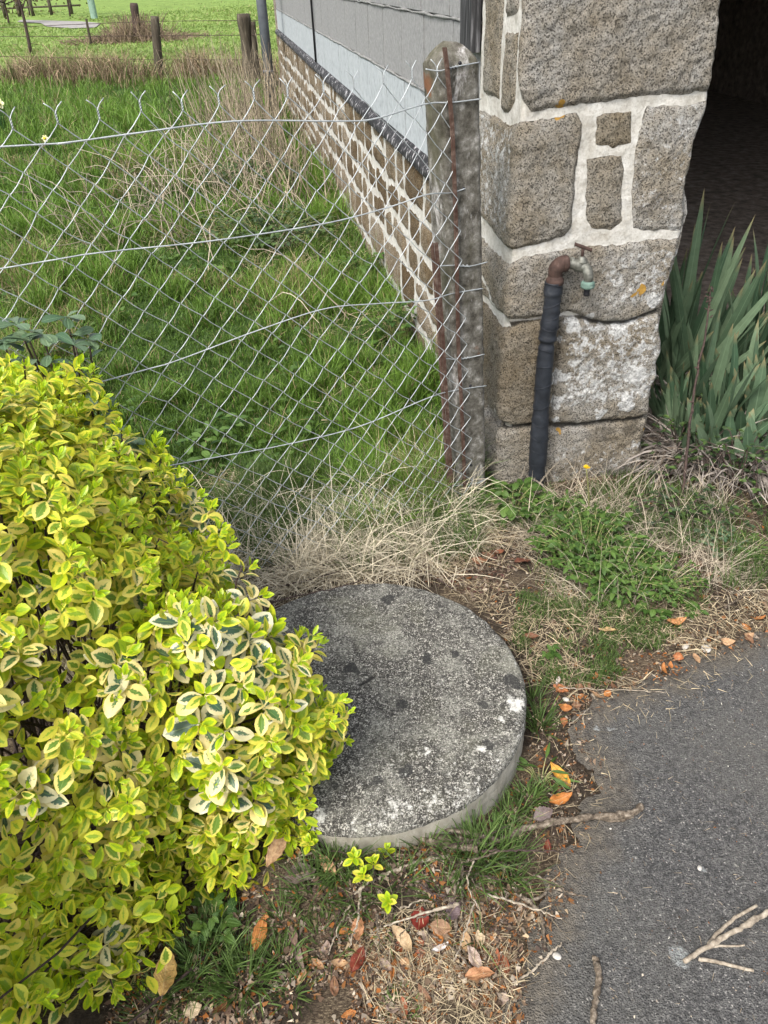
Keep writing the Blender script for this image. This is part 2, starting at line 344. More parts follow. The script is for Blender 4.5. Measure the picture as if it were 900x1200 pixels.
def m_euonymus():
    """data R across, G along, B random, A kind: 0 young yellow-green .. 1 old cream and dark green"""
    n = N('variegated_leaf', .38, .45); R, Gc, B = n.sep(n.attr())[:3]; Al = n.attr(out='Alpha')
    u = n.math('ABSOLUTE', n.math('SUBTRACT', n.math('MULTIPLY', R, 2), 1))
    dv = n.math('ABSOLUTE', n.math('SUBTRACT', Gc, .45))
    e = n.math('ADD', u, n.math('MULTIPLY', n.math('POWER', n.math('MULTIPLY', dv, 1.75), 2.5), .9))
    jag = n.math('MULTIPLY', n.math('SUBTRACT', n.noise(260, 3, .6), .5), .9)
    e = n.math('ADD', e, n.math('ADD', jag, n.math('MULTIPLY', n.math('SUBTRACT', B, .5), .5)))
    e = n.math('SUBTRACT', e, n.math('MULTIPLY', Al, .04)); cen = n.ramp(e, [(.30, 1.), (.46, 0.)])
    marg = n.ramp(Al, [(0, (.40, .55, .015)), (.3, (.66, .69, .03)), (.5, (.84, .75, .13)), (.72, (.84, .70, .30)), (1, (.88, .84, .60))])
    marg = n.mix(n.ramp(B, [(.74, 0.), (.9, .5)]), marg, n.ramp(Al, [(0, (.36, .52, .03)), (.5, (.74, .55, .10)), (1, (.82, .74, .42))]))
    grn = n.ramp(Al, [(0, (.27, .44, .015)), (.3, (.31, .46, .02)), (.45, (.25, .38, .03)), (.62, (.12, .235, .03)), (.8, (.06, .13, .07)), (1, (.085, .15, .10))])
    c = n.mix(cen, marg, grn)
    vein = n.ramp(u, [(.0, .35), (.07, 0.)]); c = n.mix(vein, c, (.42, .55, .16))
    c = n.mix(n.ramp(n.noise(55, 3), [(.3, .22), (.6, 0.)]), c, (.5, .5, .3), 'MULTIPLY')
    c = n.mix(n.ramp(n.noise(95, 4, .8), [(.66, 0.), (.72, .7)]), c, (.20, .12, .04))
    n.color(c); n.bump(n.noise(220, 2), .25, .002); n.translucent(c, .28); return n.m
def m_leaf(name, c0, c1, tip=None, rough=.45, tr=.25):
    """data B picks between c0 and c1, A darkens"""
    n = N(name, rough, .35); R, Gc, B = n.sep(n.attr())[:3]; Al = n.attr(out='Alpha')
    u = n.math('ABSOLUTE', n.math('SUBTRACT', n.math('MULTIPLY', R, 2), 1))
    c = n.mix(B, c0, c1); n.bump(n.math('SINE', n.math('MULTIPLY', R, 90 if name == 'iris_leaf' else 20)), .3, .0008)
    c = n.mix(n.ramp(n.noise(35, 4), [(.35, .4), (.65, 0.)]), c, (.55, .55, .5), 'MULTIPLY')
    c = n.mix(n.ramp(u, [(0, .3), (.09, 0.)]), c, tuple(min(1, x*1.9+.02) for x in c1))
    if tip: c = n.mix(n.ramp(Gc, [(.9, 0.), (1., .8)]), c, tip)
    n.color(c); n.translucent(c, tr); return n.m
def m_dead():
    """data RGB leaf colour; extra u,v"""
    n = N('dead_leaf', .55, .3); c = n.attr(); u = n.attr('lu', 'Fac'); v = n.attr('lv', 'Fac')
    c = n.mix(n.ramp(n.noise(75, 5, .75), [(.38, .65), (.6, 0.)]), c, (.35, .25, .2), 'MULTIPLY')
    c = n.mix(n.ramp(n.noise(30, 3, .6), [(.55, 0.), (.66, .6)]), c, (.10, .05, .03))
    c = n.mix(n.ramp(u, [(0, .5), (.07, 0.)]), c, (.55, .42, .22))
    w = n.math('SINE', n.math('MULTIPLY', n.math('ADD', v, n.math('MULTIPLY', u, -.35)), 62)); n.color(c)
    n.bump(w, .25, .001); n.bump(n.noise(60, 3), .4, .003); n.translucent(c, .12); return n.m

M = dict(
    blade=m_blade(), straw=m_straw(), granite=granite('granite', (.57, .55, .51), (.10, .095, .088), (.84, .79, .70)), rubble=granite('rubble_stone', (.44, .37, .27), (.11, .085, .055), (.62, .50, .36)),
    post=m_concrete_post(), mill=m_mill(), asphalt=m_asphalt(), ground=m_ground(), euo=m_euonymus(), dead=m_dead(),
    block=simple('concrete_block', [(.3, (.20, .20, .20)), (.5, (.265, .265, .262)), (.72, (.34, .34, .335))], 60, .95, .9),
    paint=simple('pale_painted_block', [(.28, (.26, .28, .29)), (.45, (.37, .40, .415)), (.75, (.47, .50, .515))], 28, .9, .8),
    joint=simple('block_mortar', [(.35, (.15, .15, .145)), (.65, (.30, .30, .29))], 30, .95, .6),
    tar=simple('bitumen', [(.46, (.018, .018, .02)), (.56, (.05, .048, .052)), (.63, (.42, .41, .42))], 42, .75, .8, vs=(1, 1, .5)),
    plank=simple('weathered_plank', [(.35, (.012, .012, .013)), (.55, (.05, .05, .052)), (.7, (.22, .22, .23))], 60, .85, .8, vs=(1, 1, .08)),
    rust=simple('rusted_iron', [(.3, (.055, .022, .012)), (.5, (.095, .056, .042)), (.7, (.20, .14, .11))], 60, .9, .8),
    galv=simple('galvanised_wire', [(.3, (.28, .30, .31)), (.55, (.46, .49, .50)), (.75, (.60, .62, .62))], 25, .45, .1, .5, .35),
    tape=simple('black_tape', [(.3, (.010, .012, .016)), (.6, (.022, .026, .034)), (.8, (.06, .065, .075))], 22, .55, .6, .4),
    brass=simple('tarnished_brass', [(.3, (.06, .06, .05)), (.5, (.13, .13, .11)), (.7, (.24, .25, .22))], 50, .5, .5, .5, .3),
    verd=simple('verdigris', [(.3, (.07, .12, .10)), (.6, (.16, .24, .20)), (.8, (.34, .38, .34))], 70, .8, .5),
    brown=simple('rusty_elbow_iron', [(.3, (.03, .019, .015)), (.6, (.068, .04, .032)), (.8, (.13, .09, .075))], 60, .8, .6),
    plast=simple('black_plastic', [(.3, (.012, .012, .014)), (.7, (.03, .03, .035))], 20, .4, .1),
    wood=simple('grey_fence_wood', [(.3, (.03, .024, .018)), (.55, (.085, .07, .05)), (.75, (.20, .18, .14))], 25, .9, .8, vs=(1, 1, .15), dist=.01),
    steel=simple('grey_painted_steel', [(.3, (.09, .10, .115)), (.7, (.14, .155, .175))], 12, .5, .1),
    bark=simple('twig_bark', [(.34, (.045, .034, .025)), (.5, (.14, .11, .08)), (.68, (.33, .28, .22))], 110, .9, 1.),
    bark_pale=simple('pale_peeled_bark', [(.3, (.10, .08, .06)), (.45, (.27, .225, .17)), (.68, (.50, .44, .35))], 80, .85, .6),
    bark_dark=simple('dark_stem_bark', [(.3, (.025, .018, .016)), (.6, (.075, .05, .042)), (.8, (.16, .11, .09))], 80, .8, .5),
    dirt=simple('barn_dirt', [(.3, (.10, .08, .065)), (.5, (.24, .195, .16)), (.68, (.40, .34, .28))], 14, .95, .8, dist=.02, detail=8),
    slate=simple('slate_roof', [(.3, (.04, .042, .048)), (.7, (.10, .10, .11))], 8, .7, .4),
    timber=simple('old_timber', [(.3, (.02, .015, .01)), (.7, (.07, .05, .035))], 10, .85, .5),
    track=simple('gravel_track', [(.3, (.20, .19, .18)), (.7, (.33, .31, .29))], 3, .95, .3, dist=.02),
    weed=m_leaf('weed_leaf', (.04, .095, .016), (.125, .215, .045), rough=.5, tr=.3),
    shrub=m_leaf('grey_green_leaf', (.06, .12, .06), (.15, .22, .12), rough=.4, tr=.15),
    bram=m_leaf('bramble_leaf', (.03, .055, .025), (.10, .17, .04), rough=.5, tr=.2),
    iris=m_leaf('iris_leaf', (.05, .105, .055), (.20, .285, .17), tip=(.34, .25, .12), rough=.55, tr=.18),
    hedge=m_leaf('far_leaf', (.05, .06, .02), (.14, .10, .04)),
    yellow=simple('yellow_petal', [(.3, (.70, .45, .01)), (.7, (.85, .62, .03))], 40, .6, .2),
    cream=simple('cream_petal', [(.3, (.75, .72, .35)), (.7, (.85, .83, .6))], 30, .6, .2),
    stem=simple('pale_stem', [(.3, (.20, .22, .07)), (.7, (.42, .38, .20))], 30, .6, .2),
    moss=simple('mossy_stone', [(.3, (.05, .07, .02)), (.5, (.16, .20, .07)), (.7, (.36, .38, .26))], 60, .95, .8),
    mesh_green=simple('green_tree_guard', [(.3, (.18, .28, .22)), (.7, (.30, .42, .34))], 10, .7, 0),
    pebble=simple('pale_pebble', [(.3, (.30, .28, .25)), (.6, (.55, .52, .47)), (.8, (.72, .70, .66))], 60, .8, .4),
)

# ------------------------------------------------------------------ ground regions
ROAD_PX = [(1100, 700), (905, 745), (850, 755), (800, 772), (745, 803), (700, 815), (668, 842), (676, 882), (702, 925), (672, 980), (640, 1010), (642, 1060), (612, 1105), (600, 1160), (590, 1215)]
road_e = GP(ROAD_PX)
tail = A_([[.10, .25], [-.1, -.6], [-.2, -4.], [9., -4.], [9., 2.6], [4., 2.35], [2.2, 1.95]])
road_poly = np.concatenate([road_e, tail])
def wall_x(Y): return .29-.156*(Y-3.08)      # the foot of the barn's long wall
fence_dir = A_([-.911, -.411]); FA = A_([.243, 2.14])
def fence_side(P): return (P[:, 0]-FA[0])*(-.411)-(P[:, 1]-FA[1])*(-.911)   # > 0 behind the mesh

def axis_lines(b):
    out = []
    for a, c, st in b: out += list(np.arange(a, c, st))
    return np.array(out+[b[-1][1]])
gx = axis_lines([(-400, -40, 20), (-40, -8, 1.), (-8, -2, .12), (-2, 2.2, .02), (2.2, 8, .12), (8, 40, 1.), (40, 400, 20)])
gy = axis_lines([(-60, -3, 3), (-3, .2, .1), (.2, 3., .02), (3., 6, .06), (6, 20, .2), (20, 60, 1.), (60, 600, 20)])
X, Y = np.meshgrid(gx, gy); P2 = np.c_[X.ravel(), Y.ravel()]
rd = sdist(P2, road_poly)
def relief(P):
    q = P-A_([-.063, 1.283]); r = np.hypot(q[:, 0], q[:, 1]); mound = np.exp(-((r-.44)/.085)**2)*smooth(.0, -.30, q[:, 1])*smooth(.32, .10, q[:, 0])*.058
    return (fbm(P*7, 4)-.5)*.035*smooth(.3, 1.2, P[:, 1])*1.0+(fbm(P*40+3, 2)-.5)*.010+(fbm(P*18+9, 3)-.5)*.016+mound
zg = relief(P2); k = smooth(-.06, .0, rd); zg = zg*(1-k)-.012*k
mb_ = (P2[:, 0] > wall_x(P2[:, 1])-.05) & (P2[:, 1] > 2.6); zg = np.where(mb_, np.minimum(zg, -.01), zg)
zg = np.where(P2[:, 1] > 20, zg*0+(fbm(P2*.08)-.5)*.5*smooth(20, 60, P2[:, 1]), zg)
def lawn_mask(P):
    return smooth(-.12, .1, fence_side(P)+(fbm(P*6)-.5)*.15)*smooth(.03, -.05, P[:, 0]-wall_x(P[:, 1]))
gr = lawn_mask(P2); gr = np.maximum(gr, smooth(3.5, 5, np.abs(P2[:, 0]))*.9)
litter = smooth(.38, .55, fbm(P2*9+5, 3))*.8+.1
zb = smooth(15.6, 16.6, P2[:, 1])
nx, ny = len(gx), len(gy); i, j = np.meshgrid(np.arange(ny-1), np.arange(nx-1), indexing='ij'); q = (i*nx+j).ravel()
mesh('ground', np.c_[P2, zg], np.c_[q, q+1, q+nx+1, q+nx], M['ground'], data=np.c_[gr, litter, zb])['kind'] = 'structure'

# the tarmac: a fine grid clipped to a ragged edge
bl = []
for a, b in zip(road_e[:-1], road_e[1:]):
    m = max(2, int(np.linalg.norm(b-a)/.008)); t = np.linspace(0, 1, m, endpoint=False)[:, None]; bl.append(a+(b-a)*t)
bl = np.concatenate(bl+[road_e[-1:]]); kk = np.ones(9)/9
bs = np.c_[np.convolve(np.pad(bl[:, 0], 4, 'edge'), kk, 'valid'), np.convolve(np.pad(bl[:, 1], 4, 'edge'), kk, 'valid')]
nn = np.c_[fbm(bs*28), fbm(bs*28+9)]-.5; bs = bs+nn*.07+(np.c_[vnoise(bs*150), vnoise(bs*150+4)]-.5)*.010
gxr = axis_lines([(-.3, 2.4, .014)]); gyr = axis_lines([(.1, 2.2, .014)])
Xr, Yr = np.meshgrid(gxr, gyr); Pr = np.c_[Xr.ravel(), Yr.ravel()]
rp = np.concatenate([bs, tail]); cl = sdist(Pr, rp); keep = (cl > .008)
pts = np.concatenate([bs, tail, Pr[keep & (Pr[:, 1] < 2.1)]])
from mathutils.geometry import delaunay_2d_cdt
nb = len(bs)+len(tail)
res = delaunay_2d_cdt([Vector(p) for p in pts], [], [list(range(nb))], 1, 1e-7)
rv = A_([tuple(v) for v in res[0]]); rf = A_([f for f in res[2] if len(f) == 3])
a_, b_, c_ = rv[rf[:, 0]], rv[rf[:, 1]], rv[rf[:, 2]]
ar = (b_[:, 0]-a_[:, 0])*(c_[:, 1]-a_[:, 1])-(b_[:, 1]-a_[:, 1])*(c_[:, 0]-a_[:, 0]); rf = np.where(ar[:, None] < 0, rf[:, ::-1], rf)
dd = sdist(rv, rp); dd = np.maximum(dd, 0)
rz = .004+.010*smooth(0, .03, dd)+(fbm(rv*3)-.5)*.004
stain = np.zeros(len(rv))
for sx, sy, r in [(795, 1125, .022), (698, 858, .012), (716, 860, .01), (820, 1022, .01), (812, 740, .015)]:
    g = G(sx, sy)[:2]; stain = np.maximum(stain, 1-smooth(r*.5, r*1.5, np.hypot(*(rv-g).T)))
mesh('road', np.c_[rv, rz], rf, M['asphalt'], extra={'edge': 1-smooth(0, .16, dd), 'stain': stain})['kind'] = 'structure'
def gz(P):
    P = np.atleast_2d(P)[:, :2]; r = sdist(P, road_poly); k = smooth(-.06, .0, r)
    return np.where(r > 0, .014, relief(P)*(1-k)-.012*k)
def on(x, y, dz=0.0):
    g = G(x, y); g[2] = gz(g[None])[0]+dz; return g

# ------------------------------------------------------------------ barn
barn = thing('barn', 'stone and concrete block barn with a granite corner pillar beside its dark open doorway', 'barn', tuple(C0))
# corner pillar, a height field wrapped round the corner: s < 0 on the side face, s > 0 on the front
SD, WR, CR = .40, .545, .016
def px_front(*pts): return [front(x, y) for x, y in pts]
stones = []   # (polygon in (s,z), tone, relief, name)
def wrap(poly, tone, bul=.014): stones.append((A_(poly, float), tone, bul*.62))
wrap([(-.030, 1.30), (-.035, 1.50), (-.03, 1.90), (.60, 1.90), (.60, 1.235), (.40, 1.238), (.2, 1.225), (.02, 1.215), (-.012, 1.245)], .55, .020)
wrap([(-.17, 1.20), (-.165, 1.395), (-.06, 1.40), (-.055, 1.24), (-.09, 1.21)], .35)
wrap([(-.17, 1.43), (-.17, 1.62), (-.075, 1.60), (-.07, 1.45)], .4)
wrap([(-.36, 1.22), (-.36, 1.60), (-.20, 1.60), (-.20, 1.22)], .3)
wrap([(-.40, .87), (-.40, 1.17), (-.07, 1.175), (.0, 1.195), (.155, 1.20), (.175, 1.17), (.168, .90), (.145, .872), (.03, .855), (-.06, .84)], .42, .022)
wrap(px_front((696, 136), (737, 131), (738, 170), (716, 176), (697, 172)), .3, .010)
wrap(px_front((688, 188), (727, 184), (729, 200), (724, 262), (712, 272), (690, 270), (684, 256)), .38, .010)
wrap(px_front((752, 126), (830, 118), (816, 270), (738, 270), (742, 190)), .85, .014)
wrap([(-.40, .60), (-.40, .80), (-.05, .79), (.03, .825), (.25, .835), (.56, .838), (.56, .70), (.52, .615), (.40, .585), (.27, .60), (.19, .635), (.02, .628), (-.04, .63)], .62, .018)
wrap([(-.40, .22), (-.40, .585), (-.02, .595), (.05, .612), (.165, .618), (.165, .24), (.03, .245), (-.02, .27)], .16, .026)
wrap([(.168, .24), (.168, .622), (.26, .590), (.40, .575), (.515, .60), (.55, .57), (.545, .22), (.3, .222)], .45, .020)
wrap([(-.40, -.1), (-.40, .20), (-.06, .225), (.03, .232), (.3, .212), (.56, .208), (.56, -.1)], .48, .028)
st = .0045
ss = np.concatenate([np.arange(-SD, WR, st), [WR]]); arc = CR*np.pi/2
zs = np.concatenate([np.arange(-.06, 1.62, st), np.arange(1.63, 2.5, .03)])
S, Z = np.meshgrid(ss, zs); q2 = np.c_[S.ravel(), Z.ravel()]
wob = (np.c_[fbm(q2*9), fbm(q2*9+7)]-.5)*.024+(np.c_[vnoise(q2*55), vnoise(q2*55+3)]-.5)*.007
qq = q2+wob; best = np.full(len(qq), -1.); sid = np.zeros(len(qq), int); bul = np.zeros(len(qq)); tone = np.full(len(qq), .5)
for k, (pl, tn, bu) in enumerate(stones):
    d = sdist(qq, pl); m = d > best; best = np.where(m, d, best); sid = np.where(m, k, sid); bul = np.where(m, bu, bul); tone = np.where(m, tn, tone)
top = q2[:, 1] > 1.88
best = np.where(best < -.5, -.03, best)
msk = 1-smooth(-.004, .004, best)
low = q2[:, 1] < .66+0*q2[:, 0]
inner = smooth(0, .013, best)*bul*.8+smooth(0, .06, best)*bul*.35
rough = (fbm(np.c_[qq*14, sid*3.3], 5)-.5)*(.020-.010*smooth(.06, .0, np.abs(q2[:, 0]+.04)))+(fbm(np.c_[qq*70, sid*2.1], 3)-.5)*.010
hh = inner+rough*smooth(-.005, .03, best)+(fbm(q2*30)-.5)*.006*msk
crack = msk*smooth(.64, .60, q2[:, 1])*(1-smooth(.0, -.05, q2[:, 0])*(q2[:, 1] > .55))
# pale mortar survives only in a few lower joints
mort = msk*(1-crack)
hh -= crack*.016
mort = np.maximum(mort, smooth(.02, -.005, np.abs(q2[:, 1]-.60-(-.3)*(q2[:, 0])))*smooth(.0, -.02, q2[:, 0])*(q2[:, 1] > .5))
mort = np.maximum(mort, smooth(.018, .004, np.abs(q2[:, 1]-(.25-.5*(q2[:, 0]-.02))))*smooth(.05, .02, q2[:, 0])*(q2[:, 0] > -.05))
wq = (np.c_[fbm(q2*30+2), fbm(q2*30+8)]-.5)*.045+(np.c_[vnoise(q2*110+2), vnoise(q2*110+8)]-.5)*.014
def blobs(lst, asp=1.0):
    r_ = np.zeros(len(q2))
    for (x, y), r in lst:
        s0, z0 = front(x, y); d = np.hypot((q2[:, 0]+wq[:, 0]-s0), (q2[:, 1]+wq[:, 1]-z0)*asp); r_ = np.maximum(r_, 1-smooth(r*.3, r*1.6, d))
    return r_
lich = blobs([((722, 388), .028), ((740, 375), .022), ((698, 482), .022), ((712, 422), .010), ((724, 407), .010), ((668, 425), .010), ((692, 420), .014), ((703, 463), .012), ((668, 377), .026),
              ((690, 372), .02), ((655, 440), .03), ((652, 470), .022), ((740, 440), .04), ((730, 470), .034), ((752, 405), .02), ((700, 445), .016), ((676, 440), .016), ((680, 400), .014), ((765, 350), .03), ((655, 400), .012), ((648, 492), .016)])
lich = np.maximum(lich*.9, .47*smooth(.25, .32, q2[:, 1])*smooth(.62, .58, q2[:, 1])*smooth(.16, .22, q2[:, 0]))
lich = np.maximum(lich, .42*smooth(.60, .66, q2[:, 1])*smooth(.83, .8, q2[:, 1])*smooth(.2, .34, q2[:, 0]))
lich = np.maximum(lich, .36*smooth(.20, .12, q2[:, 1])*smooth(.1, .2, q2[:, 0])+0*S.ravel())
lich = np.maximum(lich, .34*((sid == 7)*1.0))*(1-smooth(1.2, 1.25, q2[:, 1])*.6)
lich = np.maximum(lich, .42*smooth(-.005, -.03, q2[:, 0])*smooth(.84, .9, q2[:, 1])*smooth(1.2, 1.15, q2[:, 1]))
ochre = blobs([((752, 337), .018), ((742, 345), .012), ((607, 133), .024), ((655, 128), .014), ((755, 505), .012), ((652, 508), .008), ((776, 330), .01), ((612, 140), .012)])
dark = np.maximum(crack, .55*blobs([((770, 235), .045), ((795, 255), .035), ((750, 248), .03), ((632, 110), .012), ((604, 60), .02), ((700, 505), .06), ((735, 500), .05)]))
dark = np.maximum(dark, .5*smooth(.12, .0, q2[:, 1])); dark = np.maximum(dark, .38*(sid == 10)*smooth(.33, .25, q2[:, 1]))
# unroll onto the corner
s = q2[:, 0]; pos = np.zeros((len(s), 3)); nor = np.zeros((len(s), 3)); f_ = s > arc/2; sd_ = s < -arc/2; c_ = ~(f_ | sd_)
pos[f_] = ux*(s[f_]-arc/2+CR)[:, None]; nor[f_] = -uy
pos[sd_] = uy*(-s[sd_]-arc/2+CR)[:, None]; nor[sd_] = -ux
ac = (s[c_]+arc/2)/arc*np.pi/2; pos[c_] = ux*(CR-CR*np.cos(ac))[:, None]+uy*(CR-CR*np.sin(ac))[:, None]
nor[c_] = -ux*np.cos(ac)[:, None]-uy*np.sin(ac)[:, None]
# right edge turns in, with an uneven arris
re = smooth(WR-.03, WR, s+(vnoise(np.c_[q2[:, 1]*14, q2[:, 1]*0])-.5)*.02)
pv = C0+pos+nor*hh[:, None]+uy*(re*.04)[:, None]+ux*((fbm(np.c_[q2[:, 1]*9, q2[:, 1]*0+2])-.5)*.05*smooth(.3, WR, s))[:, None]; pv[:, 2] += q2[:, 1]
ns, nz = len(ss), len(zs); i, j = np.meshgrid(np.arange(nz-1), np.arange(ns-1), indexing='ij'); q = (i*ns+j).ravel(); pf = np.c_[q, q+1, q+ns+1, q+ns]
dat = np.c_[mort, tone, dark, lich]
fm = best[pf].mean(1) > 0; fs = sid[pf[:, 0]]
def sub(faces, name, parent):
    u, inv = np.unique(faces, return_inverse=True)
    return mesh(name, pv[u], inv.reshape(faces.shape), M['granite'], parent, data=dat[u], extra={'ochre': ochre[u]})
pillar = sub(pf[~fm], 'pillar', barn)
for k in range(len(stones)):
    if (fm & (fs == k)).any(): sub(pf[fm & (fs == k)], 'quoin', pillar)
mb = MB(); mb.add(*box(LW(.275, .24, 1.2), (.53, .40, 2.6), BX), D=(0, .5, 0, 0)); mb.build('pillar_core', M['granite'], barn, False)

# long side wall: random rubble with wide pale joints below, painted and plain blocks above
WL = 10.75
su = np.concatenate([np.arange(.36, 3.4, .008), np.arange(3.4, WL, .02)]); zu = np.arange(-.05, .845, .010)
S, Z = np.meshgrid(su, zu); q2 = np.c_[S.ravel(), Z.ravel()]
wob = (np.c_[fbm(q2*5), fbm(q2*5+7)]-.5)*.07+(np.c_[fbm(q2*22), fbm(q2*22+3)]-.5)*.02; qq = q2+wob
best = np.full(len(qq), -1.); tone = np.full(len(qq), .5); bu = np.zeros(len(qq)); r2 = np.random.default_rng(3)
z0 = -.08
while z0 < .84:
    hgt = r2.uniform(.15, .24); s0 = .2+r2.uniform(0, .1)
    if z0+hgt > .72: hgt = .85-z0
    while s0 < WL:
        w = r2.uniform(.20, .44)*(1.25 if z0 < .1 else 1); parts = [(z0, hgt)]
        if hgt > .19 and r2.random() < .25: parts = [(z0, hgt*.55), (z0+hgt*.55, hgt*.45)]
        m = (q2[:, 0] > s0-.1) & (q2[:, 0] < s0+w+.1)
        for (za, ha) in parts:
            cx, cz = s0+w/2, za+ha/2; a, b = w/2-.024+r2.uniform(-.012, .004), ha/2-.017+r2.uniform(-.008, .004)
            x = np.abs(qq[m, 0]-cx)-a+.03; y = np.abs(qq[m, 1]-cz-.12*(r2.random()-.5)*(qq[m, 0]-cx))-b+.03
            d = .03-(np.hypot(np.maximum(x, 0), np.maximum(y, 0))+np.minimum(np.maximum(x, y), 0))
            t_ = r2.random()*.8; b_ = best[m]; mm = d > b_; tt = tone[m]; b2 = bu[m]; e = r2.uniform(.6, 1.4)
            b_[mm] = d[mm]; tt[mm] = t_; b2[mm] = e; best[m] = b_; tone[m] = tt; bu[m] = b2
        s0 += w
    z0 += hgt
msk = 1-smooth(-.003, .005, best)
hh = (smooth(0, .02, best)*.006+smooth(0, .08, best)*.006)*bu+(fbm(q2*16, 5)-.5)*.012*smooth(-.01, .03, best)+(fbm(q2*20)-.5)*.01
mask_m = msk*np.clip(.9+(fbm(q2*3)-.4)*1.2, .45, 1); V = C0-ux[None]*(hh-.004)[:, None]+uy*q2[:, :1]; V[:, 2] = q2[:, 1]
ns, nz = len(su), len(zu); i, j = np.meshgrid(np.arange(nz-1), np.arange(ns-1), indexing='ij'); q = (i*ns+j).ravel()
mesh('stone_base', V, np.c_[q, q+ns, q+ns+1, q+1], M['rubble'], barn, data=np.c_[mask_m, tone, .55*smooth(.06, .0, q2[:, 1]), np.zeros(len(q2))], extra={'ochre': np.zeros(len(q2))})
mb = MB(); mb.add(*box(LW(.19, .4+(WL-.4)/2, .395), (.30, WL-.4, .88), BX)); mb.build('wall_core', M['joint'], barn, False)
# bitumen damp course
su = np.arange(.40, WL, .02); pr = [(-.012, .828), (-.022, .835), (-.018, .862), (.0, .885), (.012, .898)]
V = []
for (o_, z_) in pr:
    w_ = (fbm(np.c_[su*5, su*0+z_*40])-.5)*.016; v = C0+ux*(o_-w_*.5)[:, None]+uy*su[:, None]; v[:, 2] = z_+w_*1.3; V.append(v)
V = np.concatenate(V); n_ = len(su); i, j = np.meshgrid(np.arange(len(pr)-1), np.arange(n_-1), indexing='ij'); q = (i*n_+j).ravel()
mesh('damp_course', V, np.c_[q, q+n_, q+n_+1, q+1], M['tar'], barn)
# block courses
def course(z0, z1, name, mat, off, seed):
    r = np.random.default_rng(seed); mb = MB(); s0 = .42-r.uniform(0, .3)
    while s0 < WL:
        a, b = max(s0, .42), min(s0+.45, WL); s0 += .456
        if b-a < .03: continue
        V, Fq = box(LW(.012+.07+off+r.uniform(-.001, .001), (a+b)/2, (z0+z1)/2), (.14, b-a-.009, z1-z0-.009), BX); mb.add(V, Fq)
    return mb.build(name, mat, barn, False)
course(.893, 1.132, 'painted_course', M['paint'], -.004, 1)
for k, z in enumerate([1.132, 1.396, 1.66, 1.924, 2.188]): course(z+.004, z+.264, 'block_course', M['block'], 0, k+2)
mb = MB(); mb.add(*box(LW(.10, (.45+WL)/2, 1.67), (.15, WL-.45, 1.57), BX)); mb.build('block_mortar', M['joint'], barn, False)
# bead of mortar smeared along the two lower joints
mb = MB()
for z, r in ((1.134, .007), (1.398, .005), (1.662, .005)):
    sx = np.arange(.44, WL, .05); P = C0+uy*sx[:, None]+ux*.010; P[:, 2] = z+(vnoise(np.c_[sx*9, sx*0+z])-.5)*.008
    addt(mb, P, r*(.5+vnoise(np.c_[sx*13, sx*0+z*3])), 5)
mb.build('pointing', M['joint'], barn)
addt(mb := MB(), [LW(-.004, 5.42, .9), LW(-.006, 5.42, 2.4)], .010, 6); mb.build('cable', M['plast'], barn)
mb = MB()
for k in range(3): mb.add(*box(LW(-.012+.004*k, .455+.055*k, 1.9), (.03, .05, 1.15), BX))
mb.build('plank', M['plank'], barn, False)
# the rest of the shell
mb = MB()
mb.add(*box(LW(2.9, WL-.1, 1.2), (5.8, .3, 2.6), BX)); mb.add(*box(LW(5.85, WL/2, 1.2), (.3, WL, 2.6), BX))
mb.add(*box(LW(5.55, .25, 1.2), (.5, .45, 2.6), BX)); mb.add(*box(LW(2.8, .25, 2.44), (5.2, .40, .12), BX))
mb.build('inner_wall', M['dirt'], barn, False)
mb = MB()
v = A_([LW(-.35, -.3, 2.45), LW(6.3, -.3, 2.45), LW(6.3, WL+.3, 2.45), LW(-.35, WL+.3, 2.45), LW(2.95, -.3, 4.2), LW(2.95, WL+.3, 4.2)]); mb.add(np.concatenate([v, v+A_([0, 0, .08])]), [A_([[0, 4, 5, 3], [4, 1, 2, 5], [6, 9, 11, 10], [10, 11, 8, 7], [0, 1, 2, 3], [0, 3, 9, 6], [1, 7, 8, 2]]), A_([[0, 1, 4], [3, 5, 2]])])
mb.build('roof', M['slate'], barn, False)
mb = MB(); mb.add(*box(LW(3, WL/2+.2, -.005), (5.7, WL-.2, .03), BX)); o = mb.build('barn_floor', M['dirt'], None, False); o['kind'] = 'structure'

# grey pole at the far corner of the wall
P0 = G(315, 100); d = 11.3/P0[1]; P0 = P0*d; P0 = A_([-1.32, 11.3, 0.]); 
pr_ = ray(313, 66); t = 11.3/pr_[1]; px_ = pr_[0]*t
o = thing('pole', 'slim grey painted steel pole standing at the far end of the barn wall', 'pole', (px_, 11.3, 0))
mb = MB(); addt(mb, [(px_, 11.3, -.1), (px_, 11.3, 2.9)], .062, 14); mb.build('shaft', M['steel'], o)
mb = MB(); addt(mb, [(px_, 11.3, .5), (px_, 11.3, .53)], .07, 14); mb.build('collar', M['steel'], o)

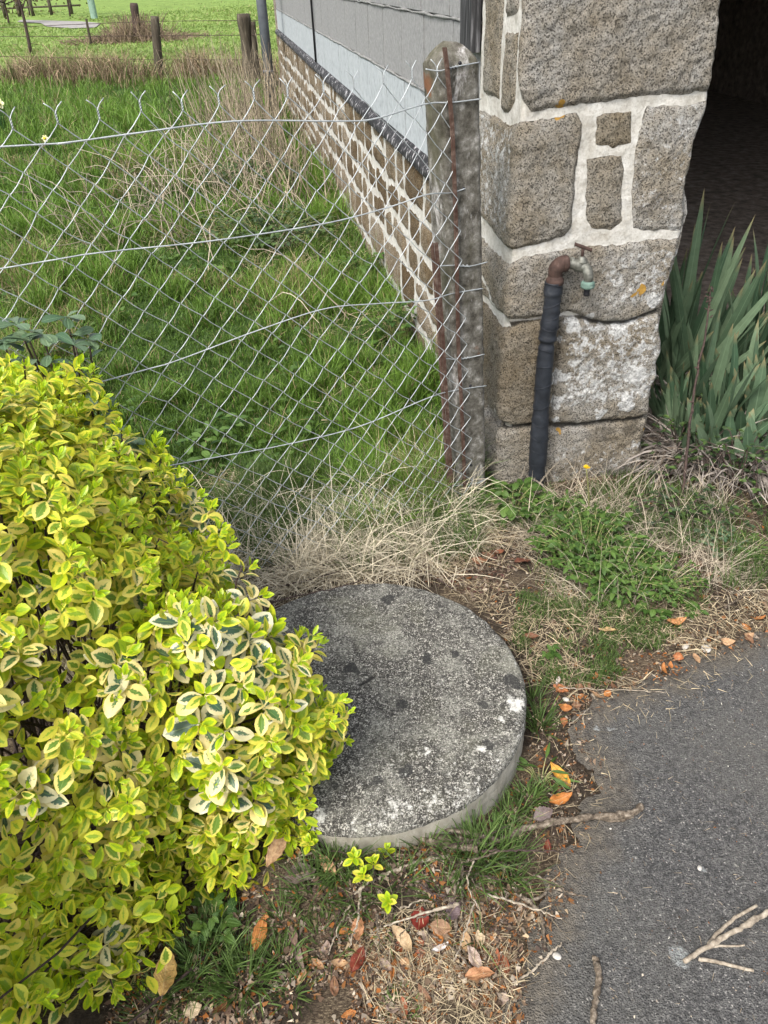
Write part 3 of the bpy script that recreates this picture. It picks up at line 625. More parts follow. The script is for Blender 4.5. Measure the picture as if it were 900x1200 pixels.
# ------------------------------------------------------------------ tap on the pillar
def fp(x, y, out): return plane_hit(x, y, C0-uy*out, uy)
tap = thing('water_tap', 'old brass garden tap with green outlet on a rusty elbow above a black taped pipe', 'tap', tuple(fp(627, 578, .04)*A_([1, 1, 0])))
TAPP = 1
pts = [fp(627, 590, .05), fp(630, 540, .05), fp(634, 480, .05), fp(640, 410, .05), fp(646, 365, .05), fp(649, 330, .05)]
P = curve(pts, 120); r = .0275+(vnoise(np.c_[np.arange(120)*.35, np.zeros(120)])-.5)*.005
zc = P[:, 2]; r = np.where(np.abs(zc-fp(0, 0, 0)[2]*0-fp(641, 402, .05)[2]) < .008, .022, r); r = np.where(np.abs(zc-fp(634, 484, .05)[2]) < .004, .025, r); r = np.where(zc < fp(634, 484, .05)[2], r+.0022, r)
mb = MB(); addt(mb, P, r, 20)
for k in range(16):                                   # overlapping turns of tape
    t = 8+k*7.1; i0 = int(t); c = P[i0]; a = np.linspace(0, 2*np.pi, 22); tl = .012*np.cos(a+k)
    R_ = r[i0]+.0012
    ring = A_([c+ux*R_*math.cos(x)+uy*R_*math.sin(x)+A_([0, 0, y]) for x, y in zip(a, tl)]); addt(mb, ring, .0011, 4)
mb.build('pipe', M['tape'], tap)
mb = MB(); c = fp(650, 331, .05); mb.add(*lathe(c, (0, 0, 1), [(.012, -.02), (.0125, .005)], 18)); mb.build('pipe_end', M['brass'], tap)
TS = 1.32
def tl_(c, axis, prof, k=20): return lathe(c, axis, [(r_*TS, h_*TS) for r_, h_ in prof], k)
eb = fp(650, 332, .05); zz = A_([0, 0, 1.])
mb = MB(); mb.add(*tl_(eb, zz, [(.017, -.004), (.0205, .0), (.0205, .010), (.017, .013), (.0165, .018)]))
e1 = eb+zz*.020; er = fp(660, 309, .052)
addt(mb, curve([e1, e1+zz*.022, er+ux*-.004+zz*.002, er+ux*.008], 12), A_([.0155, .016, .0165, .017, .0178, .018, .0175, .017, .0165, .016, .016, .016])*TS, 16)
mb.add(*tl_(er-ux*.002, ux, [(.017, 0), (.0185, .003), (.0185, .010), (.016, .012)])); mb.build('elbow', M['brown'], tap)
b0 = er+ux*.010; b1 = fp(681, 312, .062)
mb = MB(); addt(mb, curve([b0, (b0+b1)/2+zz*.002, b1], 8), A_([.009, .010, .0105, .011, .0125, .014, .0145, .013])*TS, 16)
mb.add(*tl_(b0+ux*.012, ux, [(.0125, 0), (.0135, .002), (.0135, .008), (.011, .010)], 6))
sp = fp(689, 331, .088); addt(mb, curve([b1-ux*.004, b1+ux*.012-uy*.010-zz*.004, sp+zz*.018, sp], 14), np.linspace(.0135, .0092, 14)*TS, 16)
mb.add(*lathe(b1+zz*.008, zz, [(.015, 0), (.0175, .004), (.0175, .010), (.011, .012), (.0105, .019), (.006, .022)], 18)); mb.build('tap_body', M['brass'], tap)
mb = MB(); mb.add(*tl_(sp-zz*.018, zz, [(.010, 0), (.0150, .002), (.0165, .007), (.0150, .010), (.0165, .013), (.011, .017)])); mb.build('outlet', M['verd'], tap)
mb = MB(); mb.add(*tl_(sp-zz*.040, zz, [(.0065, 0), (.0075, .004), (.0062, .008), (.0075, .012), (.007, .020)], 16)); mb.build('hose_tail', M['plast'], tap)
hd = b1+zz*.040; mb = MB(); addt(mb, [hd-zz*.018, hd+zz*.016], .0048, 10)
dv = ux*.93-uy*.2-zz*.32; dv /= np.linalg.norm(dv); addt(mb, [hd+zz*.016-dv*.027, hd+zz*.017-dv*.022, hd+zz*.016, hd+zz*.015+dv*.022, hd+zz*.016+dv*.027], [.0066, .0050, .0055, .0050, .0066], 10)
mb.build('handle', M['brown'], tap)

# ------------------------------------------------------------------ concrete post
pb, pt = A_([.305, 2.27, -.15]), A_([.214, 2.215, 1.375])
fd3 = A_([.911, .411, 0]); fn3 = A_([.411, -.911, 0.])           # along the face, out of the face
post = thing('concrete_post', 'leaning weathered concrete fence post with a chipped pyramid top in front of the pillar', 'post', tuple(pb*A_([1, 1, 0])))
hs = np.concatenate([np.linspace(0, 1, 90)]); a8 = []
wx, wy, ch = .0565, .050, .008
sec = [(-wx+ch, -wy), (wx-ch, -wy), (wx, -wy+ch), (wx, wy-ch), (wx-ch, wy), (-wx+ch, wy), (-wx, wy-ch), (-wx, -wy+ch)]
ring = []
for a, b in zip(sec, sec[1:]+sec[:1]):
    m = max(1, int(np.hypot(a[0]-b[0], a[1]-b[1])/.010))
    for t in range(m): ring.append((a[0]+(b[0]-a[0])*t/m, a[1]+(b[1]-a[1])*t/m))
ring = A_(ring); nr = len(ring); V = []
def post_c(t): return pb+(pt-pb)*t
levels = [(t, 1.) for t in hs*.982]+[(.988, .94), (.999, .74), (1.008, .48), (1.013, .22)]
for t, sc in levels:
    c = post_c(t); p = c+fd3*(ring[:, :1]*sc)+(-fn3)*(ring[:, 1:]*sc)
    n_ = (fbm(p*22)-.5)*.007+(fbm(p*90, 2)-.5)*.004; dr = p-c; dr[:, 2] = 0; dr /= np.linalg.norm(dr, axis=1)[:, None]+1e-9; V.append(p+dr*n_[:, None]+A_([0, 0, 1])*n_[:, None]*(sc < 1)*1.)
V = np.concatenate(V); jj = np.arange(nr); nl = len(levels)
Fq = [np.concatenate([np.c_[i*nr+jj, i*nr+(jj+1) % nr, (i+1)*nr+(jj+1) % nr, (i+1)*nr+jj] for i in range(nl-1)]), A_([list(range((nl-1)*nr, nl*nr))])]
mesh('shaft', V, Fq, M['post'], post)
def pf_(x, y, out=.0):                                   # pixel to the post's front face
    P_ = pb+fn3*(.0505+out); ax_ = (pt-pb)/np.linalg.norm(pt-pb); Nn = np.cross(fd3, ax_); return plane_hit(x, y, P_, Nn)
for (x, y) in ((539, 74), (543, 221), (551, 452), (552, 545)):
    c = pf_(x, y, .0005); mb = MB(); mb.add(*lathe(c-fn3*.004, fn3, [(.0045, 0), (.0045, .0055)], 12)); mb.build('hole', M['plast'], post)

# ------------------------------------------------------------------ chain link fence
fence = thing('chain_link_fence', 'galvanised chain link fence strung on straining wires from the concrete post', 'fence', (FA[0], FA[1], 0))
P0f = A_([FA[0], FA[1], 0.]); Nf = fn3
lean = (pt-pb)/(pt[2]-pb[2])
def fpt(s, z, out=0.0):                                   # s metres to the left of the post
    sag = .018*math.sin(s*2.1+z*3)*1.0
    return P0f+A_([-.911, -.411, 0])*s+A_([0, 0, z])+Nf*(out+sag*.6)+A_([-.060, -.012, 0])*z*math.exp(-s*2.0)*1.1
pw, ph = .089, .083; ncol = 26; nrow = 32; ztop = 1.325
nj = {}
rj = np.random.default_rng(5)
for a in range(-2, ncol*2+4):
    for b in range(nrow+2): nj[a, b] = (rj.normal(0, .0020), rj.normal(0, .0020))
def node(a, b):                                           # a half columns, b half rows down
    dx, dz = nj.get((a, b), (0, 0)); s = -.035+a*pw/2+dx; z = ztop-b*ph/2+dz; z += -.012*math.sin(s*1.7)
    return s, max(z, .012)
mb = MB()
for c in range(ncol+1):
    P = []
    for b in range(nrow):
        a = 2*c+(b % 2 if True else 0); s, z = node(a if b % 2 == 0 else 2*c+1, b); o_ = .0024 if b % 2 else -.0024
        p = fpt(s, z, o_); P.append(p)
    Q = []
    for k_ in range(len(P)):
        if k_ == 0: Q.append(P[0]); continue
        dvv = P[k_]-P[k_-1]; bow = A_([0, 0, -.0034]); Q += [P[k_-1]+dvv*.03, P[k_-1]+dvv*.12+bow*.5, P[k_-1]+dvv*.5+bow, P[k_-1]+dvv*.88+bow*.5, P[k_-1]+dvv*.97]
    Q.append(P[-1]); Q = A_(Q); addt(mb, Q, .00122, 5, cap=False)
    # return strand meeting at the same nodes: mirrored zigzag to the left
    P = []
    for b in range(nrow):
        s, z = node(2*c if b % 2 == 0 else 2*c-1, b); P.append(fpt(s, z, -.0018 if b % 2 else .0018))
    Q = [P[0]]
    for k_ in range(1, len(P)):
        dvv = P[k_]-P[k_-1]; Q += [P[k_-1]+dvv*.03, P[k_-1]+dvv*.5+A_([0, 0, -.0012]), P[k_-1]+dvv*.97]
    Q.append(P[-1]); addt(mb, A_(Q), .00122, 5, cap=False)
    # twisted barb on top
    s, z = node(2*c, 0); base = fpt(s, z); ln = lean if s < .1 else A_([0, 0, 1.]); axs = ln*.022
    for ph_ in (0, math.pi):
        tw = [base+axs*t+A_([-.911, -.411, 0])*(.0016*math.cos(ph_+t*13))+Nf*(.0016*math.sin(ph_+t*13)) for t in np.linspace(0, 1, 11)]
        sgn = 1 if ph_ == 0 else -1
        tw += [base+axs*1.35+A_([-.911, -.411, 0])*sgn*.007, base+axs*1.75+A_([-.911, -.411, 0])*sgn*(.016+rj.uniform(-.003, .003))+Nf*rj.normal(0, .003)]
        addt(mb, A_(tw), .0012, 5)
mb.build('wire_mesh', M['galv'], fence)
def onf(x, y, out=0.004): return plane_hit(x, y, P0f+Nf*out, Nf)
def linewire(pix, r=.0018, right=None, name='straining_wire'):
    P = [onf(x, y) for x, y in pix]
    if right is not None: P += [pf_(x, y, .003) for x, y in right]
    a, b = P[0], P[1]; P = [a+(a-b)/np.linalg.norm(a-b)*1.4]+P
    mb = MB(); addt(mb, curve(P, 60), r, 6); mb.build(name, M['galv'], fence)
linewire([(0, 172), (70, 168), (160, 156), (275, 142), (400, 142), (440, 139)], .0019, [(498, 122), (530, 120), (563, 116)])
linewire([(0, 315), (110, 297), (250, 282), (380, 262), (455, 243), (500, 228)], .0017, [(528, 226), (545, 221)])
linewire([(120, 447), (200, 425), (300, 388), (380, 362), (440, 356), (500, 352)], .0016, [(530, 344), (566, 338)])
linewire([(230, 540), (330, 522), (420, 500), (500, 467)], .0016, [(530, 458), (570, 452)])
for q_ in [((499, 81), (515, 83), (530, 79), (540, 77), (562, 73)), ((512, 312), (530, 311), (550, 312), (571, 307)), ((520, 420), (535, 421), (550, 419), (568, 415)), ((524, 570), (545, 568), (560, 566), (572, 560))]:
    mb = MB(); P = curve([pf_(x, y, .003) for x, y in q_], 20); addt(mb, P, .0016, 6)
    a = np.linspace(0, 8*np.pi, 40); m_ = len(P)//2; cc = np.linspace(0, 1, 40)[:, None]*(P[m_+3]-P[m_-3])+P[m_-3]; addt(mb, cc+np.c_[0*a, .003*np.cos(a), .003*np.sin(a)], .0011, 4)
    mb.build('wire_tie', M['galv'], fence)
# rusty tension bars woven through the mesh end
mb = MB()
P = A_([pf_(x, y, .010) for x, y in ((521, 56), (524, 80), (530, 150), (534, 250), (537, 400), (542, 500), (545, 575))])
for a, b in zip(P[:-1], P[1:]):
    d = (b-a); L_ = np.linalg.norm(d); d /= L_; mb.add(*box((a+b)/2, (.010, .006, L_+.002), [fd3, fn3, d]))
mb.build('tension_bar', M['rust'], fence, False)
mb = MB()
P = A_([pf_(x, y, .012) for x, y in ((511, 285), (513, 310), (518, 380), (524, 480), (530, 575))])
for a, b in zip(P[:-1], P[1:]):
    d = (b-a); L_ = np.linalg.norm(d); d /= L_; mb.add(*box((a+b)/2, (.011, .004, L_+.002), [fd3, fn3, d])); mb.add(*box((a+b)/2-fn3*.009-fd3*.008, (.004, .014, L_+.002), [fd3, fn3, d]))
mb.build('angle_iron', M['rust'], fence, False)

# ------------------------------------------------------------------ millstone-like cover
mc = A_([-.063, 1.283]); mr, mh = .389, .125
ms = thing('round_stone', 'large round grey speckled concrete slab with a small central slot beside the yellow bush', 'stone slab', (mc[0], mc[1], 0))
nth = 300; prof = [(0.003, mh)]+[(r_, mh) for r_ in np.arange(.008, mr-.018, .0055)]+[(mr-.016, mh), (mr-.009, mh-.002), (mr-.004, mh-.006), (mr-.001, mh-.012), (mr, mh-.02)]+[(mr, z) for z in np.arange(mh-.028, -.03, -.008)]
an = np.arange(nth)*2*np.pi/nth; V = []; B_ = []
for (r_, z_) in prof:
    V.append(np.c_[mc[0]+r_*np.cos(an), mc[1]+r_*np.sin(an), np.full(nth, z_)]); B_.append(np.full(nth, 1. if z_ < mh-.024 else 0.))
V = np.concatenate(V); B_ = np.concatenate(B_); topm = 1-B_
dx = V[:, :2]-mc; rr = np.hypot(dx[:, 0], dx[:, 1]); dn = dx/(rr[:, None]+1e-6)
V[:, 2] += topm*((fbm(V[:, :2]*30, 4)-.5)*.005+(fbm(V[:, :2]*5)-.5)*.008)
en = (fbm(np.c_[np.arctan2(dx[:, 1], dx[:, 0])*5, V[:, 2]*10])-.5)*.008+(fbm(V*60, 3)-.5)*.005; V[:, :2] += dn*(en*smooth(mr-.05, mr, rr))[:, None]
V[:, 2] -= topm*smooth(mr-.09, mr, rr)*.004
g = G(430, 796, mh)[:2]; ax_ = GP([(413, 805), (447, 786)], mh); ad = ax_[1]-ax_[0]; ad /= np.linalg.norm(ad); pq = V[:, :2]-g; al = pq@ad; ac = pq@A_([-ad[1], ad[0]])
V[:, 2] -= topm*smooth(.030, .020, np.abs(al))*smooth(.010, .004, np.abs(ac))*.012
wm_ = (np.c_[fbm(V[:, :2]*32), fbm(V[:, :2]*32+9)]-.5)*.04
def mspots(lst):
    r_ = np.zeros(len(V))
    for x, y, r0 in lst:
        p = G(x, y, mh)[:2]; r_ = np.maximum(r_, 1-smooth(r0*.4, r0*1.6, np.hypot(*(V[:, :2]+wm_-p).T)))
    return r_*topm
dk = mspots([(501, 773, .017), (472, 825, .016), (602, 796, .022), (573, 872, .018), (477, 902, .015), (393, 922, .012), (533, 765, .012), (412, 785, .016), (360, 770, .02), (568, 824, .014), (457, 700, .02), (446, 915, .014)])
wt = mspots([(604, 825, .024), (561, 877, .013), (588, 845, .010), (529, 727, .012), (378, 958, .018)])*.72
wt = np.maximum(wt, .50*mspots([(540, 925, .03), (500, 940, .045), (460, 950, .045), (564, 917, .02), (420, 960, .03), (515, 800, .02), (500, 880, .03)]))
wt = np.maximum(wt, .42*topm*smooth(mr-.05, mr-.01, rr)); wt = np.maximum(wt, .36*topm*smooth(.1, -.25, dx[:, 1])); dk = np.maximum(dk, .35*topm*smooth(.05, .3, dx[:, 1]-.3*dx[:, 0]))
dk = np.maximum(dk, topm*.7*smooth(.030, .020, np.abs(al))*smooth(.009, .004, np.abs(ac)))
jj = np.arange(nth); npf = len(prof)
Fq = [np.concatenate([np.c_[i*nth+jj, (i+1)*nth+jj, (i+1)*nth+(jj+1) % nth, i*nth+(jj+1) % nth] for i in range(npf-1)]), A_([list(range(nth))])]
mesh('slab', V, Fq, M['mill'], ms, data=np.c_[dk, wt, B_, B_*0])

# ------------------------------------------------------------------ variegated bush
ELL = A_([[-0.836, 1.109, 0.337, 0.499, 0.52, 0.663], [-0.392, 0.976, 0.376, 0.233, 0.122, 0.305], [-0.836, 0.78, 0.377, 0.251, 0.639, 0.47], [-0.4, 0.926, 0.084, 0.217, 0.0, 0.184], [-0.346, 1.067, 0.216, 0.203, 0.113, 0.088], [-0.779, 1.473, 0.571, 0.129, 0.279, 0.282], [-0.273, 1.077, 0.325, 0.022, 0.119, 0.067], [-0.36, .93, .09, .10, .10, .08], [-.59, .76, .10, .15, .11, .11]])
ELL[:, 3:] += .005
ELL[3, 4] = .05
bush = thing('variegated_bush', 'rounded evergreen bush of small yellow, cream and green variegated leaves spilling over the round slab', 'bush', (-.6, 1.0, 0))
def union_points(n, shrink=1.0, seed=0):
    r = np.random.default_rng(seed); P = []; Nn = []
    for e in ELL:
        c, ra = e[:3], e[3:]*shrink; ar = (ra[0]*ra[1]+ra[1]*ra[2]+ra[0]*ra[2]); m = int(n*ar)
        v = r.normal(size=(m, 3)); v /= np.linalg.norm(v, axis=1)[:, None]; p = c+v*ra; nn_ = v/ra; nn_ /= np.linalg.norm(nn_, axis=1)[:, None]
        w = np.linalg.norm(nn_*ra, axis=1)/ra.max(); k_ = r.random(m) < .35+.65*w; p, nn_ = p[k_], nn_[k_]
        ok = p[:, 2] > .02
        for e2 in ELL:
            if e2 is e: continue
            q_ = (p-e2[:3])/(e2[3:]*shrink); ok &= ~((q_**2).sum(1) < .9)
        P.append(p[ok]); Nn.append(nn_[ok])
    return np.concatenate(P), np.concatenate(Nn)
P, Nn = union_points(5200, 1.0, 2)
cf = (P-A_([0, 0, H]))@fw; vis = (P[:, 0] > -1.15) & (P[:, 1] > .25) & (np.linalg.norm(P-A_([0, 0, H]), axis=1) > .5)
P, Nn = P[vis], Nn[vis]
# thin out to even spacing
keepi = []; cell = {}
for i_ in rng.permutation(len(P)):
    p = P[i_]; key = tuple((p/.035).astype(int)); near = False
    for a in (-1, 0, 1):
        for b in (-1, 0, 1):
            for c in (-1, 0, 1):
                for q_ in cell.get((key[0]+a, key[1]+b, key[2]+c), ()):
                    if np.sum((P[q_]-p)**2) < .0235**2: near = True
    if not near: keepi.append(i_); cell.setdefault(key, []).append(i_)
P, Nn = P[keepi], Nn[keepi]
ns_ = len(P)
def at(x, y, w): return A_([0, 0, H])+ray(x, y)*w
ctr = P[rng.permutation(ns_)[:260]]; dc = np.sqrt(((P[:, None]-ctr[None])**2).sum(2)); ci = dc.argmin(1); dm = dc.min(1)
coff = rng.normal(0, .018, 260)[ci]; lump = np.clip(1-(dm/.055)**2, -.8, 1)
keep_ = rng.random(ns_) < .40+.62*smooth(-.2, .5, lump); P = P+Nn*(lump*.026-.006+coff+rng.normal(0, .011, ns_))[:, None]
sprig = [(398, 822, 1.40), (385, 845, 1.40), (405, 838, 1.41), (372, 858, 1.42), (360, 800, 1.38), (345, 790, 1.36), (370, 880, 1.44), (352, 905, 1.45), (345, 940, 1.5), (330, 925, 1.47), (362, 942, 1.5), (318, 735, 1.42), (302, 700, 1.45), (290, 668, 1.5), (258, 622, 1.55), (245, 598, 1.58),
         (268, 640, 1.52), (230, 585, 1.6), (105, 440, 1.62), (90, 432, 1.62), (118, 468, 1.62), (60, 440, 1.6), (12, 425, 1.6), (30, 432, 1.6), (135, 500, 1.62), (150, 545, 1.6), (310, 1020, 1.6), (288, 1032, 1.62), (330, 1008, 1.6), (262, 1045, 1.6), (215, 1060, 1.55), (165, 1105, 1.5), (120, 1140, 1.45), (75, 1175, 1.4)]
SP = A_([at(x, y, w) for x, y, w in sprig]); SP[:, 2] = np.maximum(SP[:, 2], .03); SN = np.tile(A_([.5, -.2, .35]), (len(SP), 1)); SN /= np.linalg.norm(SN, axis=1)[:, None]
P = np.concatenate([P[keep_], SP]); Nn = np.concatenate([Nn[keep_], SN]); ci = np.concatenate([ci[keep_], rng.integers(0, 260, len(SP))]); ns_ = len(P)
shoot = Nn*.75+A_([0, -.05, .55])+rng.normal(0, .22, (ns_, 3)); shoot /= np.linalg.norm(shoot, axis=1)[:, None]
cream_c = at(215, 775, 1.22); cr = 1.05*np.exp(-(((P-cream_c)/A_([.20, .30, .19]))**2).sum(1))
cr = np.clip(.02+cr*.95+(fbm(P*5+3)-.45)*1.3+rng.normal(0, .20, 260)[ci]+rng.normal(0, .06, ns_), 0, 1)
size = .90+.46*cr**1.2+rng.normal(0, .17, ns_)
def frame(a):
    ref = np.where(np.abs(a[:, 2:3]) < .9, A_([[0, 0, 1.]]), A_([[1., 0, 0]])); x = np.cross(a, ref); x /= np.linalg.norm(x, axis=1)[:, None]; return x, np.cross(a, x)
xa, ya = frame(shoot); LP, LA, LN, LL, LWd, LF, LC, LD = [], [], [], [], [], [], [], []
tw = rng.uniform(0, np.pi, ns_)
whorls = [(-.040, 1.22, 1.0, 1.0), (-.024, 1.08, 1.0, .95), (-.010, .86, .82, .60), (.002, .58, .66, .22), (.010, .40, .55, .10), (.016, .18, .40, .0)]
for wi, (dz, opn, sc, age) in enumerate(whorls):
    for k_ in range(2 if wi != 1 else 3):
        an_ = tw+wi*np.pi/2+(k_*np.pi if wi != 1 else k_*2.1)+rng.normal(0, .25, ns_)
        rad = np.cos(an_)[:, None]*xa+np.sin(an_)[:, None]*ya; o_ = opn*1.25+rng.normal(0, .16, ns_)
        ax = shoot*np.cos(o_)[:, None]+rad*np.sin(o_)[:, None]; nm = shoot*np.sin(o_)[:, None]-rad*np.cos(o_)[:, None]
        LP.append(P+shoot*dz+rad*.003); LA.append(ax); LN.append(nm+rng.normal(0, .12, (ns_, 3)))
        L_ = .036*sc*size*(1+rng.normal(0, .1, ns_)); LL.append(L_); LWd.append(L_*rng.uniform(.44, .58, ns_)*(1.25 if wi < 2 else .92))
        LF.append(rng.uniform(.1, .42, ns_)); LC.append(rng.uniform(.1, .8, ns_)*(1 if wi < 3 else .4))
        age = age+(1-age)*.55*cr*(wi < 3)
        yl = np.clip(age*(.40+.62*cr)+rng.normal(0, .09, ns_), 0, .97); LD.append(np.c_[rng.random(ns_), yl])
V, Fq, D = leaves(*map(np.concatenate, (LP, LA, LN, LL, LWd, LF, LC, LD)), shape='ell')
mesh('foliage', V, Fq, M['euo'], bush, data=D)
# older leaves inside
P2_, N2_ = map(np.concatenate, zip(union_points(9000, .92, 5), union_points(6000, .82, 6))); k_ = (P2_[:, 0] > -1.15); P2_, N2_ = P2_[k_], N2_[k_]; P2_ = P2_+rng.normal(0, .02, P2_.shape); m = len(P2_)
ax = N2_*.5+rng.normal(0, .7, (m, 3)); V, Fq, D = leaves(P2_, ax, N2_+rng.normal(0, .4, (m, 3)), rng.uniform(.03, .042, m), rng.uniform(.016, .024, m), .2, .4, np.c_[rng.random(m), rng.choice([.1, .35, .55], m, p=[.35, .45, .2])], lite=True)
mesh('inner_foliage', V, Fq, M['euo'], bush, data=D)
mb = MB(); root = A_([-.62, 1.0, 0.])
for i_ in rng.permutation(ns_)[:170]:
    p = P[i_]-shoot[i_]*.035; q0 = root+A_([rng.normal(0, .12), rng.normal(0, .15), 0]); mid_ = q0*.4+p*.6-A_([0, 0, .06])+rng.normal(0, .02, 3)
    addt(mb, curve([q0, mid_, p, P[i_]], 7), np.linspace(.0035, .0012, 7), 4, cap=False)
mb.build('branches', M['bark_dark'], bush)

# ------------------------------------------------------------------ little plants as things
def settle(V, lo, amp): V[:, 2] = np.maximum(V[:, 2], lo+amp*vnoise(V[:, :2]*55+3)+amp*.3*vnoise(V[:, :2]*300))
def plant(name, label, cat, base, mat, n, ll, lw, spread, hgt, shape='ser', seed=0, stemmat='stem', droop=.7, group=None, leaflets=4, fold=.15, lift=.55):
    r = np.random.default_rng(seed); o = thing(name, label, cat, tuple(base), group); mb = MB(); LP, LA, LN, LL, LW_, DD = [], [], [], [], [], []
    for i_ in range(n):
        az = r.uniform(0, 2*np.pi); rad = spread*math.sqrt(r.random()); h = hgt*r.uniform(.4, 1.)*(1-.4*(rad/spread)**2)
        tip = base+A_([math.cos(az)*rad, math.sin(az)*rad, h]); b0 = base+A_([math.cos(az)*rad*.35, math.sin(az)*rad*.35, 0])
        c = curve([b0, b0*.5+tip*.5+A_([0, 0, h*.22]), tip], 7); addt(mb, c, np.linspace(.0016, .0008, 7), 4, cap=False)
        for k_ in range(leaflets):
            t = 1-.62*k_/max(1, leaflets); p = c[int(round(t*6))]; a2 = az+(0 if k_ == 0 else (1 if k_ % 2 else -1)*r.uniform(.8, 1.5))
            LP.append(p); LA.append([math.cos(a2), math.sin(a2), r.normal(.15, .3)]); LN.append([r.normal(0, lift*.5), r.normal(0, lift*.5)-.15, 1.]); L_ = ll*r.uniform(.6, 1.15)*(1 if k_ == 0 else .8); LL.append(L_); LW_.append(L_*lw/ll*r.uniform(.85, 1.15)); DD.append([r.random(), 0])
    V, Fq, D = leaves(A_(LP), A_(LA), A_(LN), A_(LL), A_(LW_), fold, A_([droop]*len(LP))*r.uniform(.3, 1.3, len(LP)), A_(DD), shape)
    mesh('leaves', V, Fq, M[mat], o, data=D); mb.build('stems', M[stemmat], o); return o
WD = [
 ('low leafy weed with broad bright leaves at the foot of the taped pipe', (598, 598), 40, .044, .026, .12, .10, 'ell', 1, 3),
 ('bright green seedling weed at the foot of the concrete post', (560, 590), 12, .034, .02, .06, .07, 'ell', 2, 3),
 ('spreading patch of fresh green weeds right of the taped pipe', (655, 612), 70, .026, .014, .15, .08, 'ser', 3, 6),
 ('largest leafy green weed clump on the verge below the pillar', (690, 655), 170, .030, .014, .18, .16, 'ser', 4, 8),
 ('lower half of the leafy weed clump, beside the dry straw', (722, 678), 120, .028, .013, .16, .13, 'ser', 5, 8),
 ('fine-leaved green weed clump at the right end of the verge weeds', (775, 690), 90, .016, .009, .12, .08, 'ell', 6, 8),
 ('small upright nettle-like sprout beside the round slab', (643, 770), 5, .026, .015, .02, .055, 'ser', 7, 5),
 ('small green sprout beside the largest orange dead leaf on the verge', (815, 725), 7, .024, .014, .03, .04, 'ser', 8, 4),
 ('broad-leaved green sprout just left of the orange dead leaf on the verge', (765, 722), 9, .026, .017, .045, .05, 'ell', 9, 4),
 ('spiky rosette of narrow leaves between the slab and the tarmac', (634, 912), 16, .045, .008, .045, .05, 'lan', 10, 1),
 ('small rounded weed rosette against the front rim of the slab', (592, 965), 8, .018, .013, .03, .03, 'ell', 11, 3),
 ('yellow-green sprout under the yellow bush at its lowest right twig', (497, 345+600), 1, .01, .008, .01, .01, 'ell', 12, 2),
]
for lb, (x, y), n_, ll, lw, sp_, hg, shp, sdd, lf in WD[:-1]:
    plant('weed', lb, 'weed', on(x, y), 'weed', n_, ll, lw, sp_, hg, shp, sdd, leaflets=lf)
plant('weed', 'dark nettle-like plant half under the bottom edge of the yellow bush', 'weed', on(250, 1090), 'weed', 12, .028, .018, .05, .09, 'ser', 31, leaflets=5)
plant('weed', 'green leafy weed against the foot of the rubble wall behind the mesh', 'weed', A_([.10, 3.7, 0.]), 'weed', 40, .035, .024, .16, .22, 'ser', 33, leaflets=6)
plant('weed', 'wide dark leafy weed patch in the grass left of the rubble wall', 'weed', A_([-.75, 5.6, 0.]), 'bram', 170, .045, .03, .55, .22, 'ser', 43, leaflets=7)
plant('weed', 'dark leafy weeds under the dry stalks by the far half of the wall', 'weed', A_([-1.0, 7.3, 0.]), 'bram', 130, .055, .035, .5, .25, 'ser', 44, leaflets=7)
plant('weed', 'leafy weed further along the foot of the rubble wall', 'weed', A_([-.05, 4.6, 0.]), 'weed', 40, .04, .026, .2, .2, 'ser', 34, leaflets=6)
plant('weed', 'pale grey-green weed low in the grass right of the brambles', 'weed', on(842, 640), 'shrub', 26, .018, .012, .08, .06, 'ell', 35, leaflets=6)
plant('weed', 'greyish prostrate weed at the right end of the verge by the tarmac', 'weed', on(880, 650), 'weed', 26, .018, .01, .08, .05, 'ser', 36, leaflets=6)

# lowest twigs of the bush reaching out over the litter, as rooted seedlings of the same kind
def seedling(label, x, y, n, seed, hgt=.10):
    r = np.random.default_rng(seed); b = on(x, y); o = thing('variegated_seedling', label, 'plant', tuple(b)); mb = MB(); LPs = [[] for _ in range(8)]
    for i_ in range(n):
        tp = b+A_([r.normal(0, .035), r.normal(0, .025), hgt*r.uniform(.4, 1)]); addt(mb, curve([b+r.normal(0, .006, 3), (b+tp)/2+A_([0, 0, .01]), tp], 6), np.linspace(.002, .001, 6), 4, cap=False)
        a = tp-b; a /= np.linalg.norm(a)+1e-9; a = a*.4+A_([0, 0, .7]); a /= np.linalg.norm(a); x_, y_ = frame(a[None]); x_, y_ = x_[0], y_[0]
        for w, (dz, opn, sc) in enumerate([(-.012, 1.15, .024), (-.004, .8, .021), (.002, .4, .014)]):
            for k_ in range(3 if w < 2 else 2):
                an_ = w*1.3+k_*(2.1 if w < 2 else math.pi)+i_; rad = math.cos(an_)*x_+math.sin(an_)*y_; o__ = opn+r.normal(0, .12)
                for lst, v_ in zip(LPs, (tp+a*dz, a*math.cos(o__)+rad*math.sin(o__), a*math.sin(o__)-rad*math.cos(o__), sc, sc*.6, .25, .4, [r.random(), r.uniform(0, .42) if w < 2 else .02])): lst.append(v_)
    V, Fq, D = leaves(*map(A_, LPs), shape='ell'); mesh('leaves', V, Fq, M['euo'], o, data=D); mb.build('stems', M['bark_dark'], o)
seedling('small yellow-green variegated sprig standing in the litter just right of the bush', 380, 1010, 9, 3, .09)
seedling('tiny yellow-green variegated sprig among the twigs below the slab', 440, 1052, 4, 4, .05)
seedling('small yellow variegated shoot standing behind the slab edge at the back of the bush', 218, 612, 6, 5, .12)

